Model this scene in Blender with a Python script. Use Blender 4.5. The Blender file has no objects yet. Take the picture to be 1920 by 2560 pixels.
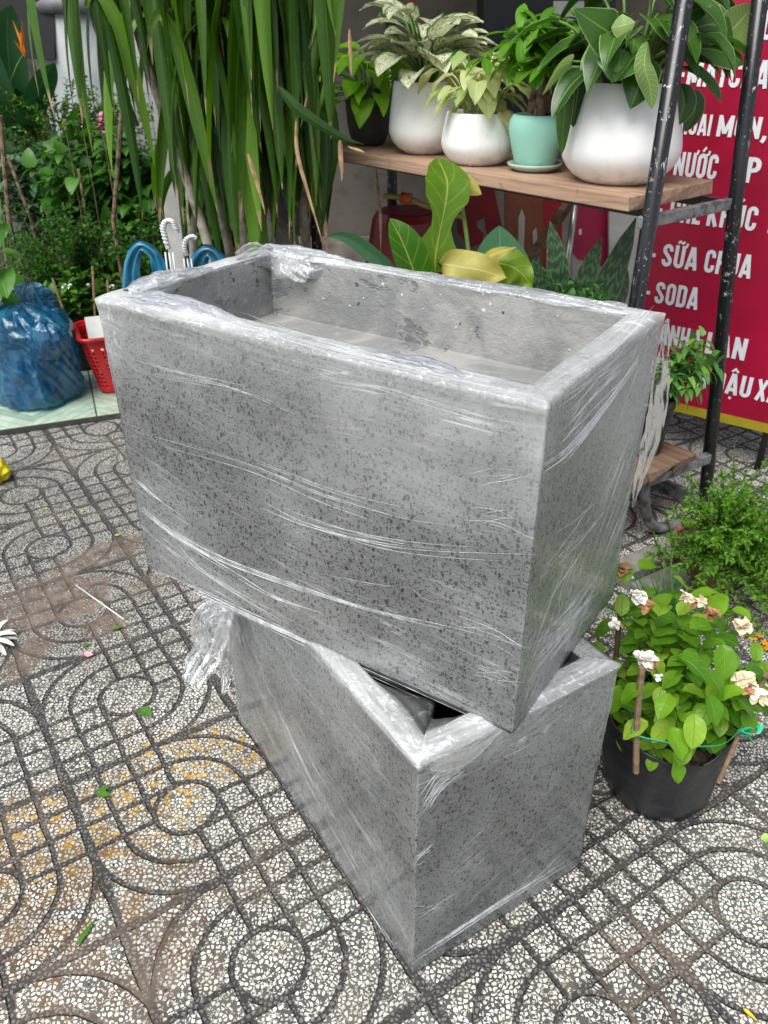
import bpy, math, random
import numpy as np
from math import sin, cos, pi, radians
from mathutils import Vector, Matrix
random.seed(7); RNG = np.random.RandomState(11)
SC = bpy.context.scene
COL = SC.collection
V = Vector

# ------------------------------------------------------------------ camera
FPX, PITCH, ROLL, CAMH = 2040.07, 0.53716, -0.0047, 1.4204
_f = V((0, cos(PITCH), -sin(PITCH))); _r = V((1, 0, 0)); _u = V((0, sin(PITCH), cos(PITCH)))
CR = _r*cos(ROLL) + _u*sin(ROLL); CU = -_r*sin(ROLL) + _u*cos(ROLL); CF = _f
cam_d = bpy.data.cameras.new('camera'); cam = bpy.data.objects.new('camera', cam_d); COL.objects.link(cam)
cam_d.sensor_fit = 'HORIZONTAL'; cam_d.sensor_width = 36.0; cam_d.lens = FPX/1920*36
M = Matrix((( CR.x, CU.x, -CF.x, 0), (CR.y, CU.y, -CF.y, 0), (CR.z, CU.z, -CF.z, CAMH), (0, 0, 0, 1)))
cam.matrix_world = M
cam_d.clip_start = 0.02; cam_d.clip_end = 200
cam_d.dof.use_dof = True; cam_d.dof.focus_distance = 1.3; cam_d.dof.aperture_fstop = 14
SC.camera = cam
def ray(x, y):
    """direction through a point of the photo, in its 1659-wide reading size"""
    return CR*((x*1.1573-960)/FPX) - CU*((y*1.1573-1280)/FPX) + CF
def at(x, y, Y):
    d = ray(x, y); return V((0, 0, CAMH)) + d*(Y/d.y)
def gr(x, y, z=0.0):
    d = ray(x, y); return V((0, 0, CAMH)) + d*((z-CAMH)/d.z)

# ------------------------------------------------------------------ light
w = bpy.data.worlds.new('World'); SC.world = w; w.use_nodes = True
wn = w.node_tree; wn.nodes.clear()
sky = wn.nodes.new('ShaderNodeTexSky'); sky.sky_type = 'NISHITA'; sky.sun_disc = False
SUN_EL, SUN_ROT = radians(58), radians(214)
sky.sun_elevation = SUN_EL; sky.sun_rotation = SUN_ROT
sky.air_density = 1.0; sky.dust_density = 1.0; sky.ozone_density = 1.0
bg = wn.nodes.new('ShaderNodeBackground'); bg.inputs[1].default_value = 0.11
hs = wn.nodes.new('ShaderNodeHueSaturation'); hs.inputs['Saturation'].default_value = 0.35
out = wn.nodes.new('ShaderNodeOutputWorld')
wn.links.new(sky.outputs[0], hs.inputs['Color']); wn.links.new(hs.outputs[0], bg.inputs[0]); wn.links.new(bg.outputs[0], out.inputs[0])
sl = bpy.data.lights.new('sun', 'SUN'); sl.energy = 2.9; sl.angle = radians(42); sl.color = (1, 0.97, 0.92)
so = bpy.data.objects.new('sun', sl); COL.objects.link(so)
# sun_rotation is measured clockwise from +Y
sd = V((sin(SUN_ROT)*cos(SUN_EL), cos(SUN_ROT)*cos(SUN_EL), sin(SUN_EL)))
so.rotation_euler = sd.to_track_quat('Z', 'Y').to_euler()
vs = SC.view_settings; vs.view_transform = 'Standard'; vs.look = 'None'; vs.exposure = 0.78; vs.gamma = 1
SC.cycles.use_denoising = True
SC.cycles.max_bounces = 8; SC.cycles.transparent_max_bounces = 12; SC.cycles.caustics_reflective = False; SC.cycles.caustics_refractive = False

# ------------------------------------------------------------------ node helper
class E:
    def __init__(s, nt, v): s.nt = nt; s.v = v
    def _m(s, op, *a, clamp=False):
        n = s.nt.nodes.new('ShaderNodeMath'); n.operation = op; n.use_clamp = clamp
        for i, x in enumerate((s,)+a):
            x = x.v if isinstance(x, E) else x
            if isinstance(x, (int, float)): n.inputs[i].default_value = x
            else: s.nt.links.new(x, n.inputs[i])
        return E(s.nt, n.outputs[0])
    def __add__(s, o): return s._m('ADD', o)
    def __radd__(s, o): return s._m('ADD', o)
    def __sub__(s, o): return s._m('SUBTRACT', o)
    def __rsub__(s, o): return (s*-1)+o
    def __mul__(s, o): return s._m('MULTIPLY', o)
    def __rmul__(s, o): return s._m('MULTIPLY', o)
    def __truediv__(s, o): return s._m('DIVIDE', o)
    def abs(s): return s._m('ABSOLUTE')
    def fract(s): return s._m('FRACT')
    def floor(s): return s._m('FLOOR')
    def sqrt(s): return s._m('SQRT')
    def min(s, o): return s._m('MINIMUM', o)
    def max(s, o): return s._m('MAXIMUM', o)
    def gt(s, o): return s._m('GREATER_THAN', o)
    def lt(s, o): return s._m('LESS_THAN', o)
    def pp(s, o): return s._m('PINGPONG', o)
    def pow(s, o): return s._m('POWER', o)
    def sin(s): return s._m('SINE')
    def sat(s): return s._m('ADD', 0.0, clamp=True)
    def step(s, a, b):
        n = s.nt.nodes.new('ShaderNodeMapRange'); n.interpolation_type = 'SMOOTHSTEP'
        s.nt.links.new(s.v, n.inputs[0]); n.inputs[1].default_value = a; n.inputs[2].default_value = b
        return E(s.nt, n.outputs[0])
def sel(m, a, b):  # m?a:b
    return m*a + (1-m)*b if isinstance(a, E) else m*a + (1-m)*b
class Mat:
    def __init__(s, name):
        s.m = bpy.data.materials.new(name); s.m.use_nodes = True; s.nt = s.m.node_tree; s.nt.nodes.clear()
        s.out = s.new('ShaderNodeOutputMaterial')
    def new(s, t): return s.nt.nodes.new(t)
    def link(s, a, b): s.nt.links.new(a.v if isinstance(a, E) else a, b)
    def val(s, x): 
        n = s.new('ShaderNodeValue'); n.outputs[0].default_value = x; return E(s.nt, n.outputs[0])
    def coord(s, k='Object'): return s.new('ShaderNodeTexCoord').outputs[k]
    def uv(s, name):
        n = s.new('ShaderNodeUVMap'); n.uv_map = name; return n.outputs[0]
    def attr(s, name):
        n = s.new('ShaderNodeAttribute'); n.attribute_name = name; return n.outputs
    def sep(s, v):
        n = s.new('ShaderNodeSeparateXYZ'); s.link(v, n.inputs[0]); return [E(s.nt, o) for o in n.outputs]
    def comb(s, x, y, z=0):
        n = s.new('ShaderNodeCombineXYZ')
        for i, a in enumerate((x, y, z)):
            if isinstance(a, (int, float)): n.inputs[i].default_value = a
            else: s.link(a, n.inputs[i])
        return n.outputs[0]
    def mapping(s, v, scale=(1, 1, 1), loc=(0, 0, 0), rot=(0, 0, 0)):
        n = s.new('ShaderNodeMapping'); s.link(v, n.inputs[0]); n.inputs[1].default_value = loc; n.inputs[2].default_value = rot; n.inputs[3].default_value = scale
        return n.outputs[0]
    def noise(s, v, scale, detail=3, rough=.5, dist=0):
        n = s.new('ShaderNodeTexNoise'); s.link(v, n.inputs['Vector']); n.inputs['Scale'].default_value = scale
        n.inputs['Detail'].default_value = detail; n.inputs['Roughness'].default_value = rough; n.inputs['Distortion'].default_value = dist
        return E(s.nt, n.outputs[0])
    def noisec(s, v, scale, detail=2):
        n = s.new('ShaderNodeTexNoise'); s.link(v, n.inputs['Vector']); n.inputs['Scale'].default_value = scale
        n.inputs['Detail'].default_value = detail; return n.outputs[1]
    def vor(s, v, scale, feat='F1', rnd=1, dim='3D'):
        n = s.new('ShaderNodeTexVoronoi'); n.voronoi_dimensions = dim; n.feature = feat; s.link(v, n.inputs['Vector'])
        n.inputs['Scale'].default_value = scale; n.inputs['Randomness'].default_value = rnd
        return n
    def warp(s, v, scale, amt):
        n = s.new('ShaderNodeVectorMath'); n.operation = 'MULTIPLY_ADD'
        c = s.noisec(v, scale)
        s.link(c, n.inputs[0]); n.inputs[1].default_value = (amt, amt, amt); s.link(v, n.inputs[2]); return n.outputs[0]
    def mix(s, f, a, b):
        n = s.new('ShaderNodeMix'); n.data_type = 'RGBA'
        if isinstance(f, (int, float)): n.inputs[0].default_value = f
        else: s.link(f, n.inputs[0])
        for k, x in ((6, a), (7, b)):
            if isinstance(x, tuple): n.inputs[k].default_value = (*x, 1) if len(x) == 3 else x
            else: s.link(x, n.inputs[k])
        return n.outputs[2]
    def bump(s, h, strength=.5, dist=.01, normal=None):
        n = s.new('ShaderNodeBump'); n.inputs['Strength'].default_value = strength; n.inputs['Distance'].default_value = dist
        s.link(h, n.inputs['Height'])
        if normal is not None: s.link(normal, n.inputs['Normal'])
        return n.outputs[0]
    def bsdf(s, color, rough=.5, normal=None, spec=.5, metal=0, coat=0, trans=0):
        n = s.new('ShaderNodeBsdfPrincipled')
        if isinstance(color, tuple): n.inputs['Base Color'].default_value = (*color, 1)
        else: s.link(color, n.inputs['Base Color'])
        if isinstance(rough, (int, float)): n.inputs['Roughness'].default_value = rough
        else: s.link(rough, n.inputs['Roughness'])
        n.inputs['Specular IOR Level'].default_value = spec; n.inputs['Metallic'].default_value = metal
        n.inputs['Coat Weight'].default_value = coat; n.inputs['Transmission Weight'].default_value = trans
        if normal is not None: s.link(normal, n.inputs['Normal'])
        return n.outputs[0]
    def mixs(s, f, a, b):
        n = s.new('ShaderNodeMixShader')
        if isinstance(f, (int, float)): n.inputs[0].default_value = f
        else: s.link(f, n.inputs[0])
        s.link(a, n.inputs[1]); s.link(b, n.inputs[2]); return n.outputs[0]
    def done(s, sh): s.link(sh, s.out.inputs[0]); return s.m

def simple(name, col, rough=.5, var=.15, nscale=12, bump=.15, bscale=60, metal=0, spec=.5, coat=0, col2=None, bdist=.003):
    m = Mat(name); c = m.coord()
    n = m.noise(c, nscale, 4, .6)
    c2 = col2 or tuple(x*(1-var*2) for x in col)
    base = m.mix(n.step(.35, .7), tuple(min(1, x*(1+var)) for x in col), c2)
    nb = m.noise(c, bscale, 3)
    return m.done(m.bsdf(base, rough, m.bump(nb, bump, bdist), spec, metal, coat))

# ------------------------------------------------------------------ numpy noise
_T = np.random.RandomState(3).rand(256, 256)
def vn(x, y, seed=0):
    x = np.asarray(x, float)+seed*17.3; y = np.asarray(y, float)+seed*7.7
    x, y = np.broadcast_arrays(x, y)
    xi = np.floor(x).astype(int); yi = np.floor(y).astype(int); fx = x-xi; fy = y-yi
    fx = fx*fx*(3-2*fx); fy = fy*fy*(3-2*fy)
    g = lambda a, b: _T[a & 255, b & 255]
    return (g(xi, yi)*(1-fx)+g(xi+1, yi)*fx)*(1-fy)+(g(xi, yi+1)*(1-fx)+g(xi+1, yi+1)*fx)*fy
def fbm(x, y, seed=0, o=3):
    r = 0; a = .5; t = 0
    for i in range(o): r = r+a*vn(x*2**i, y*2**i, seed+i); t += a; a *= .5
    return r/t
def sst(x, a, b):
    t = np.clip((x-a)/(b-a), 0, 1); return t*t*(3-2*t)

# ------------------------------------------------------------------ objects
def tag(o, label=None, cat=None, group=None, kind=None):
    if label: o['label'] = label
    if cat: o['category'] = cat
    if group: o['group'] = group
    if kind: o['kind'] = kind
    return o
def thing(name, label, cat, loc=(0, 0, 0), group=None):
    o = bpy.data.objects.new(name, None); COL.objects.link(o); o.location = loc; o.empty_display_size = .05
    return tag(o, label, cat, group)
def mesh(name, verts, faces, mat, parent=None, smooth=False, uvs=None, cols=None, mats=None, mi=None):
    """verts in world space; parent offset removed"""
    me = bpy.data.meshes.new(name)
    v = np.array(verts, float).reshape(-1, 3)
    off = np.zeros(3)
    if parent is not None:
        off = np.array(parent.location) if parent.parent is None else np.array(parent.location)+np.array(parent.parent.location)
    org = v.mean(0) if parent is None and len(v) else off
    if parent is None: org = np.array([org[0], org[1], v[:, 2].min()])
    me.from_pydata([tuple(p) for p in (v-org)], [], [tuple(int(i) for i in f) for f in faces])
    for m_ in (mats or [mat]): me.materials.append(m_)
    if mi is not None: me.polygons.foreach_set('material_index', np.array(mi, dtype=np.int32))
    if smooth: me.polygons.foreach_set('use_smooth', [True]*len(me.polygons))
    if uvs is not None:
        for nm, arr in uvs.items():
            arr = np.asarray(arr, np.float32)
            l = me.uv_layers.new(name=nm)
            if len(arr) == len(v):
                idx = np.zeros(len(me.loops), np.int32); me.loops.foreach_get('vertex_index', idx); arr = arr[idx]
            l.data.foreach_set('uv', arr.reshape(-1))
    if cols is not None:
        a = me.color_attributes.new('rnd', 'FLOAT_COLOR', 'POINT'); c4 = np.ones((len(v), 4), np.float32); c4[:, :cols.shape[1]] = cols
        a.data.foreach_set('color', c4.reshape(-1))
    me.validate(); me.update()
    o = bpy.data.objects.new(name, me); COL.objects.link(o)
    if parent is not None: o.parent = parent
    else: o.location = org
    return o
class MB:
    def __init__(s): s.v = []; s.f = []
    def add(s, v, f):
        n = len(s.v); s.v += [tuple(p) for p in v]; s.f += [tuple(i+n for i in q) for q in f]; return s
    def box(s, c, sz, X=None, Y=None, Z=None):
        X = V(X or (1, 0, 0)); Y = V(Y or (0, 1, 0)); Z = V(Z or (0, 0, 1)); c = V(c)
        vs_ = [c+X*(a*sz[0]/2)+Y*(b*sz[1]/2)+Z*(d*sz[2]/2) for d in (-1, 1) for a, b in ((-1, -1), (1, -1), (1, 1), (-1, 1))]
        return s.add(vs_, [(3, 2, 1, 0), (4, 5, 6, 7), (0, 1, 5, 4), (1, 2, 6, 5), (2, 3, 7, 6), (3, 0, 4, 7)])
    def tube(s, pts, r, n=10, caps=True):
        pts = [V(p) for p in pts]; R = r if isinstance(r, (list, tuple)) else [r]*len(pts)
        vs_ = []; up = None
        for i, p in enumerate(pts):
            t = (pts[min(i+1, len(pts)-1)]-pts[max(i-1, 0)]).normalized()
            if up is None: up = t.orthogonal().normalized()
            up = (up - t*up.dot(t)).normalized(); b = t.cross(up)
            vs_ += [p+(up*cos(2*pi*k/n)+b*sin(2*pi*k/n))*R[i] for k in range(n)]
        fs = [(i*n+k, i*n+(k+1) % n, (i+1)*n+(k+1) % n, (i+1)*n+k) for i in range(len(pts)-1) for k in range(n)]
        if caps: fs += [tuple(range(n-1, -1, -1)), tuple((len(pts)-1)*n+k for k in range(n))]
        return s.add(vs_, fs)
    def lathe(s, c, prof, n=64, mod=None):
        c = V(c); vs_ = []
        for r, z in prof:
            for k in range(n):
                a = 2*pi*k/n; rr = r*(mod(a, z) if mod else 1); vs_.append(c+V((rr*cos(a), rr*sin(a), z)))
        fs = [(i*n+k, i*n+(k+1) % n, (i+1)*n+(k+1) % n, (i+1)*n+k) for i in range(len(prof)-1) for k in range(n)]
        return s.add(vs_, fs)
    def build(s, name, mat, parent=None, smooth=False, bevel=0, uvs=None):
        o = mesh(name, s.v, s.f, mat, parent, smooth, uvs)
        if bevel:
            b = o.modifiers.new('bevel', 'BEVEL'); b.width = bevel; b.segments = 2; b.limit_method = 'ANGLE'; b.angle_limit = radians(40)
        return o
def bez(p, n):
    p = [V(q) for q in p]; o = []
    for i in range(n+1):
        t = i/n; m = 1-t
        o.append(p[0]*m**3+p[1]*3*m*m*t+p[2]*3*m*t*t+p[3]*t**3)
    return o
def spline(pts, n=6):
    pts = [V(p) for p in pts]; P = [pts[0]*2-pts[1]]+pts+[pts[-1]*2-pts[-2]]; o = []
    for i in range(1, len(P)-2):
        for k in range(n):
            t = k/n; a, b, c, d = P[i-1:i+3]
            o.append(.5*((2*b)+(c-a)*t+(2*a-5*b+4*c-d)*t*t+(-a+3*b-3*c+d)*t**3))
    return o+[pts[-1]]

# ------------------------------------------------------------------ leaves
PROF = {
 'strap': lambda t: min(1, .40+t*1.1)*(1-max(0, (t-.60)/.40)**1.8),
 'oval': lambda t: max(0, sin(pi*t**.85))**.75,
 'lance': lambda t: max(0, sin(pi*t**.62))**.95,
 'heart': lambda t: max(0, (sin(pi*min(1, .2+t*.8)**.72))**.8 if t > .04 else .55),
 'long': lambda t: max(0, sin(pi*t**.8))**.6,
 'palm': lambda t: max(0, sin(pi*t**1.25))**.9,
}
class Leaves:
    def __init__(s): s.v = []; s.f = []; s.uv = []; s.c = []
    def path(s, pts, W, prof='oval', fold=.25, side=None, twist=0, wave=0, wf=3, cross=2, rnd=None, curl=0):
        n = len(pts)-1; P = PROF[prof]; base = len(s.v); rnd = random.random() if rnd is None else rnd; r2 = random.random(); ph = random.random()*6
        sd = None
        for i, p in enumerate(pts):
            t = i/n; tg = (pts[min(i+1, n)]-pts[max(i-1, 0)])
            if tg.length < 1e-9: tg = V((0, 0, -1))
            tg.normalize()
            if sd is None:
                sd = V(side) if side is not None else tg.cross(V((0, 0, 1)))
                if sd.length < .05: sd = tg.orthogonal()
            sd = (sd - tg*sd.dot(tg)).normalized()
            S = sd
            if twist: S = Matrix.Rotation(twist*t, 3, tg) @ sd
            N = S.cross(tg)
            ww = W*.5*max(.02, P(t)) if 0 < i < n else W*.5*(P(t)*1. if P(t) > .2 else .03)
            for k in range(-cross, cross+1):
                a = k/cross
                h = abs(a)*ww*math.tan(fold) - curl*ww*a*a + (wave*W*sin(wf*2*pi*t+ph+(2.1 if a > 0 else 0))*abs(a)**1.5)
                s.v.append(tuple(p+S*(a*ww*cos(fold))+N*h)); s.uv.append((t, .5+.5*a)); s.c.append((rnd, r2, t))
        m = 2*cross+1
        for i in range(n):
            for k in range(m-1):
                q = base+i*m+k; s.f.append((q, q+1, q+m+1, q+m))
    def leaf(s, p, d, L, W, prof='oval', droop=1.0, fold=.25, n=6, cross=1, wave=0, twist=0, side=None, rnd=None, curl=0, wf=2):
        p = V(p); d = V(d).normalized(); pts = [p]; st = L/n
        for i in range(n):
            d = (d+V((0, 0, -droop/n))).normalized(); p = p+d*st; pts.append(p)
        s.path(pts, W, prof, fold, side, twist, wave, wf, cross, rnd, curl)
    def small(s, p, d, L, W, rnd=None):
        """light leaf of six corners folded along its rib"""
        p = V(p); d = V(d).normalized(); S = d.cross(V((0, 0, 1)))
        if S.length < .1: S = d.orthogonal()
        S.normalize(); S = Matrix.Rotation(random.uniform(-.7, .7), 3, d) @ S; N = S.cross(d); b = len(s.v); rnd = random.random() if rnd is None else rnd; r2 = random.random()
        dr = V((0, 0, -L*.12))
        for t, a, h in ((0, 0, 0), (.35, -1, .12), (.35, 0, 0), (.35, 1, .12), (.72, -.7, .1), (.72, 0, -.02), (.72, .7, .1), (1, 0, -.08)):
            s.v.append(tuple(p+d*(L*t)+S*(a*W*.5)+N*(h*L)+dr*t)); s.uv.append((t, .5+.5*a)); s.c.append((rnd, r2, t))
        s.f += [tuple(b+i for i in q) for q in ((0, 2, 1), (0, 3, 2), (1, 2, 5, 4), (2, 3, 6, 5), (4, 5, 7), (5, 6, 7))]
    def build(s, name, mat, parent=None, smooth=True):
        return mesh(name, s.v, s.f, mat, parent, smooth, {'uv': s.uv}, np.array(s.c))

def leafmat(name, a, b, vein=None, rough=.42, trans=.3, veins=9, vamt=.5, tip=None, edge=None, spot=None, spec=.30, tipr=.9, young=None, bumpv=.35):
    """a,b: the two greens individual leaves vary between"""
    m = Mat(name); r, g_, t_ = m.sep(m.attr('rnd')[0]); u, v, _ = m.sep(m.uv('uv')); c = m.coord()
    n = m.noise(c, 40, 3)
    col = m.mix((r*.8+n*.35-.1).sat(), a, b)
    if young: col = m.mix(g_.step(.72, .95), col, young)
    dv = (v-.5).abs()
    rib = 1-dv.step(.0, .035)
    diag = ((u*veins) - dv*2.6).fract()
    vv = (1-(diag-.5).abs().step(0, .12))*.55
    vm = rib.max(vv*vamt)
    if vein: col = m.mix(vm.sat()*.8, col, vein)
    if spot:
        sc, lo, hi, sp = spot
        mp = m.mapping(m.uv('uv'), (sc*1.0, sc*.8, 1)); st = m.comb(u*sc*.7-dv*sc*.6, v*sc*.9, r*9)
        nn = m.noise(st, 1.0, 5, .75)
        lim = (1-(dv*2).step(.75, 1.0))
        col = m.mix(nn.step(lo, hi)*lim, col, sp)
    if edge: col = m.mix(dv.step(.455, .49), col, edge)
    if tip:
        tm = (u+(r-.5)*.09+(n-.5)*.1).step(tipr, tipr+.05)
        col = m.mix(tm, col, tip)
    bl = m.noise(m.mapping(c, loc=(4, 1, 7)), 55, 4, .7).step(.66, .70)*g_.step(.3, .6); col = m.mix(bl*.55, col, (.20, .17, .05)); pt = m.noise(c, 260, 1).step(.74, .77); col = m.mix(pt*.35, col, (.42, .48, .30))
    hgt = (1-vm)*.5 + n*.2
    nb = m.bump(hgt, bumpv, .004)
    rg = n*.15+(rough-.07)
    p = m.bsdf(col, rg, nb, spec)
    tr = m.new('ShaderNodeBsdfTranslucent'); 
    gm = m.new('ShaderNodeHueSaturation'); gm.inputs['Saturation'].default_value = 1.1; gm.inputs['Value'].default_value = 1.5; m.link(col, gm.inputs['Color']); m.link(gm.outputs[0], tr.inputs[0])
    return m.done(m.mixs(trans, p, tr.outputs[0]))

# ================================================================== GROUND
TANG = radians(32.622); TO = (0.40812, 0.98713)
def ground_mat():
    m = Mat('patterned terrazzo paving'); P = m.new('ShaderNodeNewGeometry').outputs[0]
    x, y, z = m.sep(P); ca, sa = cos(TANG), sin(TANG)
    X = x-TO[0]; Y = y-TO[1]
    U = (X*ca+Y*sa)/.4; W_ = (Y*ca-X*sa)/.4
    wob = m.noise(P, 14, 2)-.5
    Uw = U+wob*.02; Ww = W_+(m.noise(m.mapping(P, loc=(5, 3, 1)), 14, 2)-.5)*.02
    fu = Uw.floor(); fv = Ww.floor()
    par = ((fu+fv)*.5).fract().gt(.25)
    X0 = Uw-fu-.5; Y0 = Ww-fv-.5
    x1 = X0*(1-par*2)          # mirror odd tiles
    sg = ((x1+Y0).lt(0))*-2+1
    a = x1*sg; b = Y0*sg
    r = (a*a+b*b).sqrt()
    inner = (r-1/6).abs()
    arcs = (r-1/3).abs().min((r-.5).abs())
    ax = a.abs().min(b.abs())
    isgrid = a.gt(0)*b.gt(0)
    gl = a.pp(1/12).min(b.pp(1/12))
    line = isgrid*gl+(1-isgrid)*arcs.min(ax)
    inc = r.lt(1/6)
    d = (line+inc*9).min(inner)
    joint = (.5-X0.abs()).min(.5-Y0.abs())
    wn_ = m.noise(P, 60, 2)
    wn2 = m.noise(m.mapping(P, loc=(2, 9, 0)), 5, 3)
    gw = .0118+(wn_-.5)*.008+(wn2-.5)*.010
    groove = 1-(d-gw).step(-.003, .006)
    jg = 1-(joint-gw*1.55-(wn2-.45)*.03).step(-.003, .007)
    g = groove.max(jg)
    # stone chips
    cv = m.warp(P, 70, .006)
    cvf = m.comb(*(lambda q: (q[0], q[1], 0.0))(m.sep(cv)))
    ve = m.vor(cvf, 112, 'DISTANCE_TO_EDGE', 1, '2D'); vf = m.vor(cvf, 112, 'F1', 1, '2D')
    rr, rg, rb = m.sep(vf.outputs['Color'])
    edge = E(m.nt, ve.outputs['Distance'])
    fine = m.noise(P, 420, 2)
    th = .10+rr*.14+(fine-.5)*.08
    patchn = m.noise(m.comb(fu*1.7+.3, fv*2.3, 0), 1.0, 1)
    sparse = rg.gt((m.noise(P, 4, 3)-.5)*.9+.14+(patchn-.5)*.6)
    fd = E(m.nt, vf.outputs['Distance'])
    chip = (edge-th).step(-.015, .03)*sparse*(1-(fd-.44-(fine-.5)*.15).step(-.02, .03))
    # second small generation between the big chips
    ve2 = m.vor(cvf, 260, 'DISTANCE_TO_EDGE', 1, '2D'); vf2 = m.vor(cvf, 260, 'F1', 1, '2D'); q2 = m.sep(vf2.outputs['Color'])
    chip2 = (E(m.nt, ve2.outputs['Distance'])-.13).step(0, .05)*q2[0].gt(.66)*(1-chip)
    chipc = m.mix(rb, (.84, .82, .76), (.60, .575, .52))
    chipc = m.mix(q2[1].gt(.93)*1.0, chipc, (.30, .24, .18))
    big = m.noise(P, 1.6, 3); med = m.noise(P, 9, 4, .6)
    tint = m.mix(patchn.step(.35, .65), (.040, .041, .042), (.085, .09, .088))
    mat_ = m.mix(med.step(.35, .75), tint, (.13, .12, .10))
    greenish = m.noise(m.mapping(P, loc=(7, 1, 0)), 2.2, 2).step(.56, .68)
    mat_ = m.mix(greenish*.5, mat_, (.10, .135, .12))
    col = m.mix(chip.max(chip2*.7), mat_, chipc)
    # fine dust film on chips
    col = m.mix((med.step(.42, .8))*.25, col, (.17, .145, .12))
    # ochre splashed paint, lower left of the photo
    def blob(cx, cy, rx, ry, ang, edge_=.35, ns=9, seed=0, amp=2.6):
        c_, s_ = cos(ang), sin(ang); dx = x-cx; dy = y-cy
        ex = (dx*c_+dy*s_)/rx; ey = (dy*c_-dx*s_)/ry
        q = (ex*ex+ey*ey).sqrt(); nz = m.noise(m.mapping(P, loc=(seed, seed*2, 0)), ns, 5, .7)
        return 1-(q+(nz-.5)*amp).step(1-edge_, 1+edge_)
    ysp = m.noise(m.mapping(P, loc=(3, 3, 3)), 46, 5, .75).step(.515, .575)
    g1 = gr(120, 1800); g2 = gr(430, 1640); g3 = gr(60, 1990)
    yel = blob(g1.x, g1.y, .26, .13, .5, .3, 6, 2).max(blob(g2.x, g2.y, .22, .10, .3, .3, 7, 5))*ysp*(1-g)
    col = m.mix(yel*.8, col, (.52, .30, .015))
    br = blob(g3.x, g3.y, .34, .25, .3, .5, 7, 8)*m.noise(P, 22, 5, .7).step(.38, .62)
    col = m.mix(br*.8*(1-chip*.55), col, (.16, .085, .025))
    tv = m.vor(m.comb(fu*7.31+.5, fv*5.17+.5, 0), 1.0); tvr = m.sep(tv.outputs['Color'])
    gr1 = m.noise(m.mapping(P, loc=(11, 2, 0)), 3.4, 5, .7); gr2 = m.noise(m.mapping(P, loc=(1, 12, 0)), 13, 5, .75)
    dark = (gr1.step(.46, .66)*.55+gr2.step(.55, .72)*.35+(tvr[0]-.35)*.45).sat()
    col = m.mix(dark*.45, col, (.055, .045, .036))
    worn = m.noise(m.mapping(P, loc=(6, 6, 0)), 26, 4, .7).step(.60, .68); col = m.mix(worn*.45, col, (.16, .14, .12))
    dz = blob(-1.25, 2.3, .95, .75, .35, .6, 3, 13, 1.2); col = m.mix(dz*.42, col, (.045, .045, .042))
    # groove dirt
    gd = m.noise(P, 35, 4, .7); gb = m.noise(m.mapping(P, loc=(1, 8, 0)), 3.2, 3)
    gc = m.mix(gb.step(.50, .66), (.026, .025, .025), (.100, .075, .058))
    gc = m.mix(gd.step(.45, .8)*.40, gc, (.115, .10, .088))
    col = m.mix(g*(.93-chip*fine*.25), col, gc)
    # mud patches
    p1 = gr(110, 1290); p2 = gr(235, 1190); p3 = gr(225, 1345); p4 = gr(320, 1265); p5 = gr(60, 1420); p6 = gr(330, 2120)
    mud = blob(p1.x, p1.y, .15, .13, .2, .25, 8, 1).max(blob(p2.x, p2.y, .15, .06, .6, .25, 9, 3)).max(blob(p3.x, p3.y, .06, .05, 0, .3, 14, 4)).max(blob(p4.x, p4.y, .08, .05, .4, .3, 12, 6)*.5).max(blob(p5.x, p5.y, .05, .09, 0, .3, 12, 7)).max(blob(p6.x, p6.y, .035, .10, .2, .4, 14, 9)*.6)
    mc = m.mix(m.noise(P, 18, 5, .6).step(.3, .75), (.085, .060, .045), (.20, .155, .125))
    mn = m.noise(m.mapping(P, loc=(9, 3, 0)), 30, 5, .75).step(.36, .58); col = m.mix(mud*(mn*.45+.50)*(1-chip*(1-mn)*.6), col, mc)
    h = (1-g.max(mud*.35))*1.0 + chip*.06 + fine*.05 + med*.05
    nb = m.bump(h, .9, .006)
    wet = m.noise(m.mapping(P, loc=(4, 4, 4)), 2.0, 3).step(.5, .7)
    rough = (.62-wet*.16)-chip*.14+mud*.25+g*.2
    return m.done(m.bsdf(col, rough.sat(), nb, .42))
GM = ground_mat()
tag(mesh('ground', [(-30, -20, 0), (30, -20, 0), (30, 40, 0), (-30, 40, 0)], [(0, 1, 2, 3)], GM), kind='structure')

# green marbled tile step at the left, raised a little above the paving
def slab_mat():
    m = Mat('green marbled ceramic tile'); P = m.new('ShaderNodeNewGeometry').outputs[0]; x, y, z = m.sep(P)
    a = radians(20.7); U = (x+1.553)*cos(a)+(y-3.0)*sin(a); W_ = (y-3.0)*cos(a)-(x+1.553)*sin(a)
    U3 = (U+.12)/.5; W3 = W_/.5
    X = U3.fract()-.5; Y = W3.fract()-.5
    dd = (X.abs()+Y.abs())
    band = (dd.pp(.12)-.06).abs().step(.0, .012)
    n = m.noise(P, 9, 6, .7, 1.2); 
    col = m.mix(n.step(.35, .7), (.30, .42, .33), (.47, .56, .45))
    col = m.mix((1-band)*.6, col, (.10, .17, .14))
    col = m.mix(dd.gt(.30)*dd.lt(.42)*.55, col, (.13, .22, .18))
    jn = (.5-X.abs()).min(.5-Y.abs())
    col = m.mix(1-jn.step(.004, .009), col, (.05, .05, .045))
    dirt = m.noise(P, 25, 4, .7).step(.5, .75)
    col = m.mix(dirt*.35, col, (.25, .22, .17))
    return m.done(m.bsdf(col, n*.2+.2, m.bump(dirt, .1, .002)))
sa_ = radians(20.7); SX = V((cos(sa_), sin(sa_), 0)); SY = V((-sin(sa_), cos(sa_), 0))
sb = MB(); sb.box(V((-1.553, 3.0, .0125))+SX*.2+SY*1.5, (4.0, 3.0, .025), SX, SY)
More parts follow.
